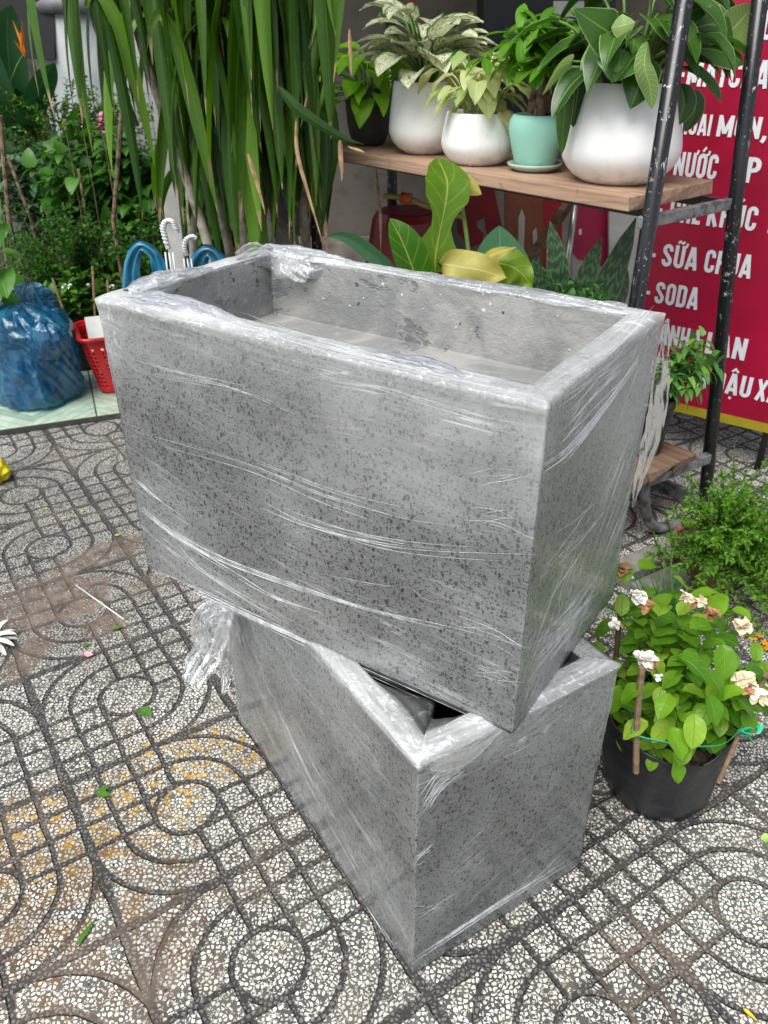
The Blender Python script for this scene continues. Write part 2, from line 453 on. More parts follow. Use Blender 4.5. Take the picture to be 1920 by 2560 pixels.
sl_o = sb.build('pavement', slab_mat(), bevel=.003); tag(sl_o, kind='structure')
SLZ = .025

# ================================================================== PLANTERS
def terrazzo():
    m = Mat('grey terrazzo concrete'); c = m.coord('Object')
    big = m.noise(c, 5, 5, .62); med = m.noise(c, 22, 4, .6); fine = m.noise(c, 300, 2)
    col = m.mix(big.step(.32, .70), (.38, .386, .378), (.56, .565, .55))
    col = m.mix(med.step(.55, .8)*.35, col, (.56, .56, .55))
    col = m.mix(fine*.35, col, (.22, .22, .22))
    w1 = m.warp(c, 160, .005)
    def chips(sc, th, thr, ax):
        v = m.mapping(w1, ax); f = m.vor(v, sc); r = m.sep(f.outputs['Color']); e = m.vor(v, sc, 'DISTANCE_TO_EDGE')
        return (E(m.nt, e.outputs['Distance'])-(r[1]*.26+th)).step(-.01, .02)*(r[0]-(big-.5)*.45-(med-.5)*.3).gt(thr)*E(m.nt, f.outputs['Distance']).lt(.55), r[2]
    a, ar = chips(165, .04, .70, (1, 1, .7)); b, br = chips(330, .03, .72, (1, 1, .85)); d_, dr = chips(240, .03, .72, (.9, 1, 1.3))
    cc = m.mix(ar, (.012, .013, .015), (.09, .095, .10))
    cc2 = m.mix(br, (.018, .019, .022), (.12, .12, .125))
    col = m.mix(b*.85, col, cc2); col = m.mix(a*.93, col, cc); col = m.mix(d_*.9, col, cc)
    e_, er = chips(120, .10, .93, (1, 1, 1)); col = m.mix(e_*.7, col, (.5, .5, .49))
    st1 = m.noise(m.mapping(c, (1, 1, .35), loc=(2, 5, 1)), 6, 5, .7).step(.52, .72); col = m.mix(st1*.30, col, (.20, .195, .185))
    st2 = m.noise(m.mapping(c, loc=(8, 2, 3)), 11, 5, .7, .8).step(.58, .66); col = m.mix(st2*.22, col, (.62, .61, .59))
    pit = m.noise(c, 90, 2).step(.76, .78); col = m.mix(pit*.6, col, (.06, .058, .055))
    return m.done(m.bsdf(col, (.52+med*.15), m.bump(fine+med*.6-pit*1.5, .2, .002), .4))
TZ = terrazzo()
def mortar():
    m = Mat('rough cement render'); c = m.coord()
    big = m.noise(c, 7, 5, .65, .6); med = m.noise(m.mapping(c, (1, 1, 1.3)), 24, 6, .66, .35); fine = m.noise(c, 220, 3)
    col = m.mix(big.step(.35, .65), (.20, .205, .205), (.33, .325, .31))
    dk = m.noise(m.mapping(c, loc=(3, 1, 2)), 8, 5, .75, .4).step(.57, .62)
    col = m.mix(dk*.75, col, (.125, .13, .135))
    col = m.mix(med.step(.55, .75)*.5, col, (.40, .385, .35))
    f = m.vor(m.warp(c, 90, .012), 62); r = m.sep(f.outputs['Color']); d = E(m.nt, f.outputs['Distance'])
    z = m.sep(m.new('ShaderNodeNewGeometry').outputs[0])[2]
    up = z.step(.955, .99)
    ch = (1-(d-(r[1]*.16+.08)).step(-.03, .02))*r[0].gt(.45)*up
    col = m.mix(ch*.9, col, m.mix(r[2].gt(.45)*1.0, (.06, .062, .065), (.6, .59, .56)))
    return m.done(m.bsdf(col, .8, m.bump(med*1.0+fine*.25+dk*-.3+ch*.3, .6, .007), .3))
MT = mortar()
def film_mat(white=1.0, base=.02, name='clear stretch film'):
    m = Mat(name); uv = m.uv('st'); al, ac, _ = m.sep(uv); c = m.coord(); cr = m.sep(m.attr('rnd')[0])
    acw = ac+(m.noise(m.comb(al*1.6, ac*2.5, .3), 1, 2)-.5)*.09
    f2 = m.noise(m.comb(al*1.1, acw*22, 4), 1, 4, .6)
    f3 = m.noise(m.comb(al*1.7, acw*7, 8), 1, 2, .6)
    f1 = m.noise(m.comb(al*2.0, acw*150, 0), 1, 3, .6)
    f4 = m.noise(m.comb(al*4, acw*380, 2), 1, 2, .5)
    pa = m.noise(c, 4.5, 3, .55); cru = m.noise(m.warp(c, 14, .05), 42, 5, .65, 1.4)
    k = cr[0]                                   # 0 taut, 1 bunched
    lines = (1-(f2-.5).abs().step(.0, .013))*f3.step(.47, .60)
    lines2 = (1-(f2-.40).abs().step(.0, .008))*f3.step(.40, .55)
    lines3 = (1-(f2-.585).abs().step(.0, .010))*(1-f3).step(.45, .60)
    fine = f1.step(.62, .75)*f3.step(.52, .64)*pa.step(.45, .6)
    dash = f4.step(.68, .75)*f3.step(.5, .65)
    pl = cru.step(.53, .66)*k
    fkt = f1.step(.35, .75)*k
    vr = pa.step(.38, .66)
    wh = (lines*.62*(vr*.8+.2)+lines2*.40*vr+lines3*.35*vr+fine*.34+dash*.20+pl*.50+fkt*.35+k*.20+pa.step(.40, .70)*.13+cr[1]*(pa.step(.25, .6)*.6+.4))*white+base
    h = f2*1.7+f3*.8+cru*(k*2.6+.05)+f1*(.22+k*.5)+f4*.10
    nb = m.bump(h, .55, .004)
    tr = m.new('ShaderNodeBsdfTransparent'); tr.inputs[0].default_value = (.975, .98, .98, 1)
    gl = m.new('ShaderNodeBsdfGlossy'); gl.inputs['Roughness'].default_value = .11; gl.inputs[0].default_value = (.97, .98, .99, 1); m.link(nb, gl.inputs['Normal'])
    fr = m.new('ShaderNodeFresnel'); fr.inputs[0].default_value = 1.5; m.link(nb, fr.inputs['Normal'])
    A = m.mixs((E(m.nt, fr.outputs[0])*.85+.015).sat(), tr.outputs[0], gl.outputs[0])
    df = m.new('ShaderNodeBsdfDiffuse'); df.inputs[0].default_value = (.88, .90, .91, 1); m.link(nb, df.inputs['Normal'])
    tl = m.new('ShaderNodeBsdfTranslucent'); tl.inputs[0].default_value = (.88, .90, .91, 1)
    B = m.mixs(.25, df.outputs[0], tl.outputs[0]); B = m.mixs(.22, B, gl.outputs[0])
    return m.done(m.mixs(wh.sat(), A, B))
FM = film_mat()
class Box:
    def __init__(s, F, ang, W, D, H, t=.038):
        s.F = V(F); s.w = V((-cos(ang), sin(ang), 0)); s.d = V((sin(ang), cos(ang), 0)); s.W, s.D, s.H, s.t = W, D, H, t
    def P(s, u, v, z): return s.F+s.w*u+s.d*v+V((0, 0, z))
def shell(b, depth, name, parent, inner_mat):
    W, D, H, t = b.W, b.D, b.H, b.t; i1 = .006
    q = [b.P(0, 0, 0), b.P(W, 0, 0), b.P(W, D, 0), b.P(0, D, 0), b.P(0, 0, H), b.P(W, 0, H), b.P(W, D, H), b.P(0, D, H),
         b.P(t, t, H), b.P(W-t, t, H), b.P(W-t, D-t, H), b.P(t, D-t, H),
         b.P(t+i1, t+i1, H-depth), b.P(W-t-i1, t+i1, H-depth), b.P(W-t-i1, D-t-i1, H-depth), b.P(t+i1, D-t-i1, H-depth)]
    f = [(0, 1, 2, 3), (1, 0, 4, 5), (2, 1, 5, 6), (3, 2, 6, 7), (0, 3, 7, 4),
         (4, 8, 9, 5), (5, 9, 10, 6), (6, 10, 11, 7), (7, 11, 8, 4),
         (8, 12, 13, 9), (9, 13, 14, 10), (10, 14, 15, 11), (11, 15, 12, 8), (12, 15, 14, 13)]
    o = mesh(name, q, f, None, parent, mats=[TZ, inner_mat], mi=[0]*9+[1]*5)
    o.data.flip_normals()
    bm = o.modifiers.new('bevel', 'BEVEL'); bm.width = .0022; bm.segments = 2; bm.limit_method = 'ANGLE'; bm.angle_limit = radians(30)
    return o
def wrap(b, name, parent, st, lip, crumple, bulge=None, milk_sheen=None, under=True, step=.006, seed=0):
    """film sheet: under edge, four faces, rim and an uneven lip into the opening"""
    W, D, H, t = b.W, b.D, b.H, b.t
    sides = [((W, 0), (0, 0), (0, -1), W), ((0, 0), (0, D), (-1, 0), D), ((0, D), (W, D), (0, 1), W), ((W, D), (W, 0), (1, 0), D)]
    cols = []  # u,v,nu,nv,face,s,perim
    per = 0
    for fi, (a, c, n, L) in enumerate(sides):
        k = int(L/step); n2 = sides[(fi+1) % 4][2]
        for i in range(k+1):
            s_ = i/k*L; cols.append((a[0]+(c[0]-a[0])*i/k, a[1]+(c[1]-a[1])*i/k, n[0], n[1], fi, s_, per+s_))
        for j in (1, 2):
            q = j/3*pi/2; cols.append((c[0], c[1], n[0]*cos(q)+n2[0]*sin(q), n[1]*cos(q)+n2[1]*sin(q), fi, L, per+L))
        per += L
    C = np.array([(x[0], x[1], x[2], x[3], x[4], x[5], x[6]) for x in cols]); N = len(C)
    nf = int(H/step); rows = []
    if under: rows += [('u', 1.0), ('u', .4)]
    rows += [('f', i/nf) for i in range(nf+1)] + [('r', (i+1)/9) for i in range(9)] + [('l', (i+1)/7) for i in range(7)]
    g = .0012; PP = []; ST = []; CR_ = []
    per_ = C[:, 6]
    lipd, over = lip(C[:, 4], C[:, 5], per_)
    for kind, q in rows:
        u, v = C[:, 0].copy(), C[:, 1].copy()
        if kind == 'u':
            off = -.05*q+g; z = np.full(N, -g); tt = np.full(N, -.03*q)
        elif kind == 'f':
            z = np.full(N, q*H+ (g if q == 1 else 0)); tt = z
        al, ac = st(C[:, 4].astype(int), C[:, 5], tt if kind in 'uf' else np.full(N, H+.01))
        cr = crumple(C[:, 4], C[:, 5], per_, q*H if kind == 'f' else (0 if kind == 'u' else H+.02))
        if kind in 'uf':
            ridge = np.maximum(0, fbm(al*1.6, ac*16, 2+seed)-.52)*.008 + np.maximum(0, vn(al*2, ac*60, 5+seed)-.6)*.0015
            dsp = g+.0006+ridge+cr*.012*fbm(per_*22, np.full(N, (tt[0] if kind == 'u' else z[0])*22), 9+seed)
            if bulge is not None and kind == 'f': dsp = dsp+bulge(C[:, 4], C[:, 5], z)
            o_ = (off if kind == 'u' else 0)+dsp
            u = u+C[:, 2]*o_; v = v+C[:, 3]*o_
            if kind == 'u': z = z-.002*fbm(per_*9, 3, 1)
        else:
            Hn = H+g+.0008
            if kind == 'r':
                iu = np.clip(u, t, W-t); iv = np.clip(v, t, D-t)
                ou = C[:, 2]*(g+.001)*(1-q); ov = C[:, 3]*(g+.001)*(1-q)
                u = u*(1-q)+iu*q+ou; v = v*(1-q)+iv*q+ov
                hh = fbm(per_*30, np.full(N, q*3), 4+seed)
                z = Hn+(.0008+.009*cr)*hh*sin(pi*min(q, .9))**.5+np.maximum(0, fbm(per_*4, np.full(N, q*6), 6+seed)-.5)*.003
                ac = ac+q*.04; al = per_*1.0; ac = u*0+q*.04+per_*.03
            else:
                m_ = t-.001+over*min(1, q*1.6)*(1 if True else 0)
                iu = np.clip(u, m_, W-m_); iv = np.clip(v, m_, D-m_)
                u, v = iu, iv
                z = Hn-lipd*q-.25*over*q + cr*.012*(fbm(per_*26, np.full(N, q*4), 12+seed)-.4)
                al = per_*1.0; ac = .04+q*.05+per_*.03
        w3 = np.array(b.F)[None]+np.outer(u, np.array(b.w))+np.outer(v, np.array(b.d)); w3[:, 2] += z
        PP.append(w3); ST.append(np.stack([al, ac], 1)); cr = cr*(.45 if kind == 'l' else 1.0); CR_.append(np.stack([cr, (milk_sheen(C[:, 4], C[:, 5], q*H) if milk_sheen and kind == 'f' else cr*0+(.30 if kind == 'r' else 0)), cr], 1))
    R_ = len(rows); Vv = np.concatenate(PP); ST = np.concatenate(ST); CR_ = np.concatenate(CR_)
    fs = []; luv = []
    fid = C[:, 4].astype(int)
    for r in range(R_-1):
        for k in range(N):
            k2 = (k+1) % N; q = (r*N+k, r*N+k2, (r+1)*N+k2, (r+1)*N+k); fs.append(q)
            uvq = [ST[i] for i in q]
            if fid[k] != fid[k2]: uvq = [ST[q[0]], ST[q[0]], ST[q[3]], ST[q[3]]]
            luv += uvq
    return mesh(name, Vv, fs, FM, parent, True, {'st': np.array(luv)}, CR_)

def ribbon(pts, width, name, parent, mat, crum=1., n=14, folds=3, thick=.012, seed=0, side=(1, 0, 0)):
    P_ = spline(pts, 8); Lv = []; fs = []; st = []; cr = []
    sd = V(side); m = len(P_)
    for i, p in enumerate(P_):
        t = i/(m-1); tg = (P_[min(i+1, m-1)]-P_[max(0, i-1)]).normalized(); s_ = (sd-tg*sd.dot(tg)).normalized(); nn = s_.cross(tg)
        wd = width(t)
        for k in range(n+1):
            a = k/n*2-1
            h = thick*(sin(a*folds*pi+seed+t*2)*.6+(float(fbm(a*3+seed, t*7, seed))-.5)*2.0)
            e = (float(vn(t*14, a*2+5, seed))-.5)*.25
            Lv.append(p+s_*(a*wd/2*(1+e))+nn*h); st.append((t*.4, a*.05)); cr.append((crum, 0, crum))
    for i in range(m-1):
        for k in range(n): q = i*(n+1)+k; fs.append((q, q+1, q+n+2, q+n+1))
    return mesh(name, [tuple(v) for v in Lv], fs, mat, parent, True, {'st': st}, np.array(cr))

UB = Box((.1882, .8683, .5225), .5963, .7794, .4100, .5232)
LB = Box((.0466, .8088, .0015), 1.0019, .7236, .3934, .5195)
T1 = thing('planter_box', 'wrapped grey terrazzo planter box balanced on top, open end up, with rough cement inside', 'planter', UB.F, 'stacked terrazzo planters')
shell(UB, .112, 'shell', T1, MT)
def st_u(f, s, z):
    H = .523; al = np.zeros(len(s)); ac = np.zeros(len(s)); z = np.asarray(z)*np.ones(len(s))
    m = f == 0   # s 0 at L, W at F
    al = np.where(m, s, al); ac = np.where(m, z+.17*(1-np.exp(-s/.35))*(1-.55*z/H)-.03*s, ac)
    m = f == 1
    ca_, sa__ = cos(.86), sin(.86)
    al = np.where(m, s*ca_+z*sa__, al); ac = np.where(m, z*ca_-s*sa__+2, ac)
    m = f >= 2
    al = np.where(m, s, al); ac = np.where(m, z-.2*s+4, ac)
    return al, ac
def lip_u(f, s, per):
    l = .004+.016*fbm(per*28, per*0+.7, 23)+.03*np.maximum(0, fbm(per*7, per*0+.5, 21)-.35)*1.6
    back = (f == 2); l = l+np.where(back, .014+.008*np.sin(s*9), 0)
    o = s*0
    # sagging sheet at the near long side's left part, bunched at the corners
    o = o+np.where(f == 0, .035*np.exp(-((s-.17)/.085)**2)+.010*np.exp(-((s-.52)/.03)**2), 0)
    o = o+np.where(f == 2, .035*np.exp(-((s-(.70))/.05)**2), 0)+np.where(f == 3, .02*np.exp(-((s-.02)/.04)**2)+.015*np.exp(-((s-.34)/.05)**2), 0)
    o = np.where(f == 1, o*.05, o); l = np.where(f == 1, .003, l)
    l = np.where(f == 2, np.clip(l, .004, .032), np.where(f == 3, np.clip(l, .004, .026), l)); return l, np.clip(o, 0, .09)
def cr_u(f, s, per, z):
    z = np.asarray(z)*np.ones(len(s)); top = sst(z, .50, .53)
    c = .10*top+.0*s
    c = c+top*np.where(f == 0, .65*np.exp(-((s-.14)/.16)**2)+.25, 0)
    c = c+top*np.where(f == 2, .9*np.exp(-((s-.72)/.12)**2)+.45, 0)+top*np.where(f == 3, .5+.5*np.exp(-((s-.30)/.10)**2), 0)
    c = c+np.where(f == 1, top*.25+.55*sst(s+z*.6, .56, .74), 0)
    c = c+np.where(f == 0, .30*sst(z, .40, .52)*(1-sst(s, .0, .8)*.4)+.35*np.exp(-((s)/.03)**2)*sst(z, .3, .5), 0)
    return np.clip(c, 0, 1)
def milk_sheen_u(f, s, z):  # milky film layers, with the sky's reflection painted in as whitening
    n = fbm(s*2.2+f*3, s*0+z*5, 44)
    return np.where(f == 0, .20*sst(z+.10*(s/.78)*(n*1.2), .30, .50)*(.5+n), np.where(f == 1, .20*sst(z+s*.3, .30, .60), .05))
wrap(UB, 'film', T1, st_u, lip_u, cr_u, milk_sheen=milk_sheen_u, seed=1)
# loose film hanging off the far right corner
def corner_sheet():
    L = []; fs = []; st = []; cr = []; n, m = 26, 14
    for i in range(n+1):
        t = i/n; z = .515-.30*t
        wd = .010+.045*sin(pi*min(1, t*1.02))**1.0*t+.010*float(vn(t*9, 0, 3))
        for k in range(m+1):
            a = k/m
            u = -.004-a*wd*.55+.01*(float(fbm(a*4, t*9, 8))-.5); v = UB.D+.003+a*wd*.9+.014*(float(fbm(a*5, t*8, 5))-.5)*a
            zz = z-(.035*float(vn(a*4, 3.3, 4))*(t > .96))
            L.append(tuple(UB.P(u, v, zz))); st.append((t*.4, a*.05)); c = .03+.5*t*t*(float(vn(a*5, t*9, 7)) > .55); cr.append((c, 0, c))
    for i in range(n):
        for k in range(m): q = i*(m+1)+k; fs.append((q, q+1, q+m+2, q+m+1))
    mesh('loose_film', L, fs, film_mat(.35, .0, 'loose clear film'), T1, True, {'st': st}, np.array(cr))
corner_sheet()

T2 = thing('planter_box', 'wrapped grey terrazzo planter box standing on the paving underneath, turned aslant', 'planter', LB.F, 'stacked terrazzo planters')
SHADED = simple('shaded cement', (.05, .05, .052), .9)  # shade inside the covered lower box, painted into the cement colour
shell(LB, .42, 'shell', T2, SHADED)
def st_l(f, s, z):
    H = .52; z = np.asarray(z)*np.ones(len(s)); al = np.zeros(len(s)); ac = al.copy()
    m = f == 0  # fan from the far top corner
    x = s+.06; y = .50-z; rr = np.sqrt(x*x+y*y); th = np.arctan2(y, x)
    al = np.where(m, rr, al); ac = np.where(m, th*.38, ac)
    m = f == 1; al = np.where(m, s*.9+z*.4, al); ac = np.where(m, z*.93-.42*s+2, ac)
    m = f >= 2; al = np.where(m, s, al); ac = np.where(m, z+4, ac)
    return al, ac
def lip_l(f, s, per):
    l = .01+.03*fbm(per*8, per*0+1.5, 31); o = .03*np.maximum(0, fbm(per*6, per*0+2.5, 35)-.45)*2
    o = o+np.where(f == 0, .075*np.exp(-((s-.62)/.07)**2), 0)+np.where(f == 1, .055*np.exp(-((s-.04)/.06)**2), 0)
    return l, np.clip(o, 0, .10)
def cr_l(f, s, per, z):
    z = np.asarray(z)*np.ones(len(s)); top = sst(z, .50, .53)
    c = top*.30+np.where(f == 0, top*.55*sst(s, .45, .6)+.30*np.exp(-(((z-.08-.25*(1-s/.72)))/.05)**2), 0)
    c = c+np.where(f == 1, top*.45+.45*sst(z+.35*s, .46, .56), 0)
    c = c+np.where(f == 0, .35*(1-sst(s, .0, .10)), 0)
    return np.clip(c, 0, 1)
def bulge_l(f, s, z):
    return np.where(f == 0, .020*np.sin(pi*np.clip(s/.72, 0, 1))**.7*np.sin(pi*np.clip(z/.52, 0, 1))**.6*(1-.5*sst(s, .4, .72)), 0)
wrap(LB, 'film', T2, st_l, lip_l, cr_l, bulge=bulge_l, under=False, seed=4)
# twisted film tails at the far left corner of the lower box
FT = film_mat(.32, .05, 'bunched stretch film')
Yt = 1.33
ribbon([at(487, 1285, Yt), at(470, 1340, Yt-.01), at(452, 1400, Yt-.03), at(432, 1440, Yt-.05), at(412, 1478, Yt-.07)], lambda t: .030+.030*sin(pi*t)+.012*t, 'film_tail', T2, FT, .75, seed=1)
ribbon([at(487, 1300, Yt-.01), at(440, 1325, Yt-.02), at(430, 1370, Yt-.03), at(438, 1410, Yt-.04)], lambda t: .045-.02*t, 'film_tail', T2, FT, .5, seed=3)
ribbon([at(490, 1300, Yt), at(485, 1360, Yt-.02), at(484, 1420, Yt-.03), at(487, 1470, Yt-.04), at(483, 1500, Yt-.06)], lambda t: .045*(1-t)**.8+.006, 'film_tail', T2, FT, .9, seed=5)
ribbon([at(480, 1270, Yt), at(495, 1310, Yt-.01), at(520, 1370, Yt-.02), at(530, 1400, Yt-.02)], lambda t: .05*(1-t*.7), 'film_tail', T2, FT, .3, seed=7)
# crumpled flap where the film was torn between the boxes
pF = LB.P(.02, .11, LB.H)
ribbon([LB.P(-.004, .02, .515), LB.P(-.012, .07, .506), LB.P(-.010, .125, .512), LB.P(-.006, .165, .52)], lambda t: .030+.012*sin(6*t), 'film_flap', T2, FM, .2, folds=2, thick=.004, seed=9, side=(0, 0, 1))
# pulled folds of the film: long thin raised creases lying on each face
def crease_mat():
    m = Mat('stretched film fold'); c = m.coord(); n = m.noise(c, 45, 2)
    p = m.bsdf((.86, .88, .90), .22, None, .8); tr = m.new('ShaderNodeBsdfTransparent'); return m.done(m.mixs(n.step(.30, .75)*.42+.14, tr.outputs[0], p))
CM = crease_mat(); rc = random.Random(12)
def on_face(px, b, face, off=.0030):
    o = b.F; n = {0: -b.d, 1: -b.w}[face]; d = ray(*px); c0 = V((0, 0, CAMH)); k = ((o+n*off)-c0).dot(n)/d.dot(n); return c0+d*k
def creases(b, face, bundles, parent, name='film_folds'):
    mb = MB()
    for pts, n, spread, r in bundles:
        P0 = [on_face(p, b, face) for p in pts]
        n = int(n*2.2); spread *= 1.35; r *= .62
        for i in range(n):
            j0 = rc.gauss(0, spread); j1 = rc.gauss(0, spread); t0 = rc.uniform(0, .45) if i else 0; t1 = rc.uniform(.55, 1) if i else 1; Q = spline(P0, 8); m_ = len(Q)
            w_ = b.w if face == 0 else b.d; q = []; lo, hi = int(t0*(m_-1)), max(int(t0*(m_-1))+3, int(t1*(m_-1)))
            ph = rc.random()*6; am = min(spread*.35, .0016)
            for k in range(lo, min(m_, hi+1)):
                t = k/(m_-1); q.append(Q[k]+V((0, 0, 1))*(j0*(1-t)+j1*t+am*sin(t*7+ph)))
            if len(q) < 3: continue
            rr = r*rc.uniform(.45, 1.0) if i else r
            mb.tube(q, [rr*max(.08, sin(pi*(k+.3)/(len(q)-.4)))**.6 for k in range(len(q))], 5, False)
    mb.build(name, CM, parent, True)
creases(UB, 0, [([(286, 1022), (330, 1068), (400, 1120)], 3, .004, .0010), ([(292, 1078), (360, 1142), (470, 1205), (620, 1262), (800, 1320), (960, 1360), (1142, 1412)], 4, .005, .0008),
 ([(300, 1095), (380, 1160), (520, 1250), (640, 1330)], 3, .006, .0010), ([(370, 1170), (430, 1230), (520, 1290), (620, 1345)], 2, .004, .0008), ([(560, 1082), (640, 1120), (760, 1155), (900, 1178), (1160, 1192)], 4, .006, .0009),
 ([(290, 930), (420, 965), (560, 1010), (700, 1070), (860, 1120), (1000, 1140)], 3, .008, .0007), ([(250, 780), (380, 812), (520, 850), (640, 890)], 3, .008, .0006), ([(300, 690), (480, 730), (700, 790), (900, 840), (1170, 880)], 7, .009, .0008),
 ([(330, 1235), (440, 1285), (600, 1360), (800, 1450), (1000, 1540), (1095, 1580)], 6, .006, .0010), ([(500, 1230), (600, 1290), (700, 1330)], 2, .004, .0008), ([(690, 1240), (800, 1262), (960, 1270)], 1, .004, .0005), ([(880, 1268), (910, 1290), (945, 1308)], 1, .002, .0006),
 ([(1010, 1030), (1090, 1018), (1178, 1008)], 4, .008, .0006), ([(1000, 1120), (1080, 1118), (1160, 1135)], 4, .012, .0005), ([(990, 1340), (1080, 1370), (1138, 1392)], 4, .010, .0006), ([(1020, 1440), (1080, 1460), (1130, 1480)], 3, .012, .0005), ([(235, 700), (260, 760), (300, 800)], 4, .01, .0006), ([(500, 700), (700, 755), (950, 815), (1170, 862)], 5, .006, .0007)], T1)
creases(UB, 1, [([(1172, 1020), (1230, 975), (1310, 880), (1390, 760)], 5, .005, .0012), ([(1195, 900), (1280, 830), (1360, 760), (1410, 700)], 9, .018, .0008), ([(1148, 1420), (1220, 1350), (1310, 1240)], 12, .022, .0007), ([(1140, 1540), (1200, 1480), (1270, 1390)], 10, .022, .0008),
 ([(1160, 1260), (1250, 1170), (1340, 1050)], 5, .03, .0005), ([(1200, 960), (1240, 920), (1300, 840)], 6, .02, .0006)], T1)
creases(LB, 0, [([(505, 1345), (570, 1470), (650, 1600), (760, 1760), (870, 1960)], 9, .020, .0008), ([(520, 1340), (620, 1440), (740, 1560), (860, 1660)], 8, .020, .0007), ([(510, 1400), (560, 1540), (640, 1700), (760, 1900), (870, 2080)], 8, .010, .0012), ([(540, 1560), (620, 1700), (720, 1870), (850, 2060)], 6, .006, .0010),
 ([(700, 1480), (780, 1570), (860, 1650)], 10, .02, .0006), ([(750, 1640), (800, 1700), (870, 1760)], 5, .01, .0008), ([(800, 1900), (840, 1950), (880, 1990)], 4, .012, .0006)], T2)
creases(LB, 1, [([(900, 1690), (1020, 1640), (1150, 1580), (1310, 1490)], 12, .014, .0007), ([(905, 1760), (960, 1690), (1060, 1640)], 7, .014, .0008), ([(893, 1865), (910, 1852), (935, 1838)], 4, .008, .0010), ([(892, 1980), (930, 1960), (1000, 1930)], 4, .02, .0005),
 ([(890, 2080), (960, 2030), (1080, 1950), (1240, 1850)], 7, .004, .0009), ([(1050, 1600), (1150, 1545), (1250, 1500)], 6, .012, .0006)], T2)
# gathered film lying over the rim at the corners
def rimrib(pts, wd, crum, seed, side): ribbon([UB.P(u, v, UB.H+z) for u, v, z in pts], lambda t: wd*(.6+.5*sin(pi*t)), 'gathered_film', T1, FM, crum, folds=4, thick=.006, seed=seed, side=side)
W_, D_ = UB.W, UB.D
rimrib([(W_-.03, D_-.12, .004), (W_-.03, D_-.05, .009), (W_-.05, D_-.02, .010), (W_-.13, D_-.02, .007), (W_-.21, D_-.018, .004)], .050, .75, 31, UB.d)
rimrib([(W_-.10, D_-.03, .006), (W_-.12, D_-.055, -.004), (W_-.15, D_-.060, -.020)], .055, .5, 33, UB.w)
rimrib([(W_-.02, .05, .004), (W_-.022, .11, .011), (W_-.03, .16, .010), (W_-.025, .22, .005)], .055, .6, 35, UB.w)
rimrib([(W_-.04, .02, .004), (W_-.10, .024, .009), (W_-.17, .030, .009), (W_-.26, .026, .004)], .045, .5, 37, UB.d)
rimrib([(.26, .016, .003), (.22, .020, .006), (.17, .022, .006), (.12, .016, .003)], .032, .2, 39, UB.d)
rimrib([(.05, D_-.02, .003), (.12, D_-.022, .006), (.25, D_-.020, .004), (.40, D_-.022, .005), (.50, D_-.02, .003)], .040, .45, 41, UB.d)
# fly resting on the near left rim
fly = thing('fly', 'small dark fly resting on the left corner of the upper rim', 'insect', gr(272, 631, 1.05))
fb = MB(); fc = V(fly.location)
fb.lathe(fc+V((0, 0, .0035)), [(0.0001, -.0022), (.002, -.0015), (.0027, 0), (.002, .0015), (.0001, .0022)], 10)
o_ = fb.build('body', simple('fly grey', (.08, .075, .06), .5), fly, True)
for v_ in o_.data.vertices: v_.co.x *= 1.9
fl = MB()
for k in range(6):
    a = (k % 3-1)*.9+(pi/2 if k < 3 else -pi/2); fl.tube([fc+V((0, 0, .003)), fc+V((cos(a)*.004, sin(a)*.004, .0035)), fc+V((cos(a)*.0065, sin(a)*.0065, -.001))], .0003, 4)
fl.build('leg', simple('fly leg', (.04, .035, .03), .6), fly)
#PART2
# ================================================================== MATERIALS
def wood(name, a, b, dirn, dark=(.08, .055, .04)):
    m = Mat(name); c = m.coord()
    ang = math.atan2(dirn.y, dirn.x); r = m.mapping(c, rot=(0, 0, -ang)); g_ = m.mapping(r, (1.2, 40, 40)); 
    n = m.noise(g_, 1.6, 4, .6, .6); rings = ((m.noise(m.mapping(r, (.8, 14, 9)), 1.6, 2, .5)*9).fract()-.5).abs()*2
    big = m.noise(c, 6, 4, .6); spot = m.noise(c, 30, 4, .7)
    col = m.mix(n.step(.3, .7), a, b); col = m.mix(rings.step(.6, 1)*.5, col, tuple(x*.55 for x in b))
    col = m.mix(big.step(.5, .75)*.6, col, tuple(x*.75+.05 for x in a)); col = m.mix(spot.step(.60, .75)*.7, col, dark)
    return m.done(m.bsdf(col, .75, m.bump(n+rings*.5, .35, .002), .3))
EL = V((-.6356, .772, 0)); EW = V((.772, .6356, 0))
WOOD = wood('weathered pine', (.44, .29, .20), (.30, .19, .125), EL)
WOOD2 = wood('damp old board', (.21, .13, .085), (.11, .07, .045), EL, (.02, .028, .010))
def chipped():
    m = Mat('chipped black paint'); c = m.coord(); n = m.noise(m.mapping(c, (1, 1, .55)), 55, 5, .75, .6); n2 = m.noise(c, 9, 2)
    k = n.step(.605, .625)*n2.step(.40, .58); d = m.noise(c, 160, 2).step(.70, .73)*.7
    col = m.mix(k.max(d), (.008, .008, .010), (.42, .44, .44))
    return m.done(m.bsdf(col, k*.3+.28, m.bump(k, -.4, .001), .5))
BLK = chipped()
GREY = simple('scuffed grey steel', (.17, .175, .18), .45, .3, 30, .2, 120, metal=.35, col2=(.05, .05, .052))
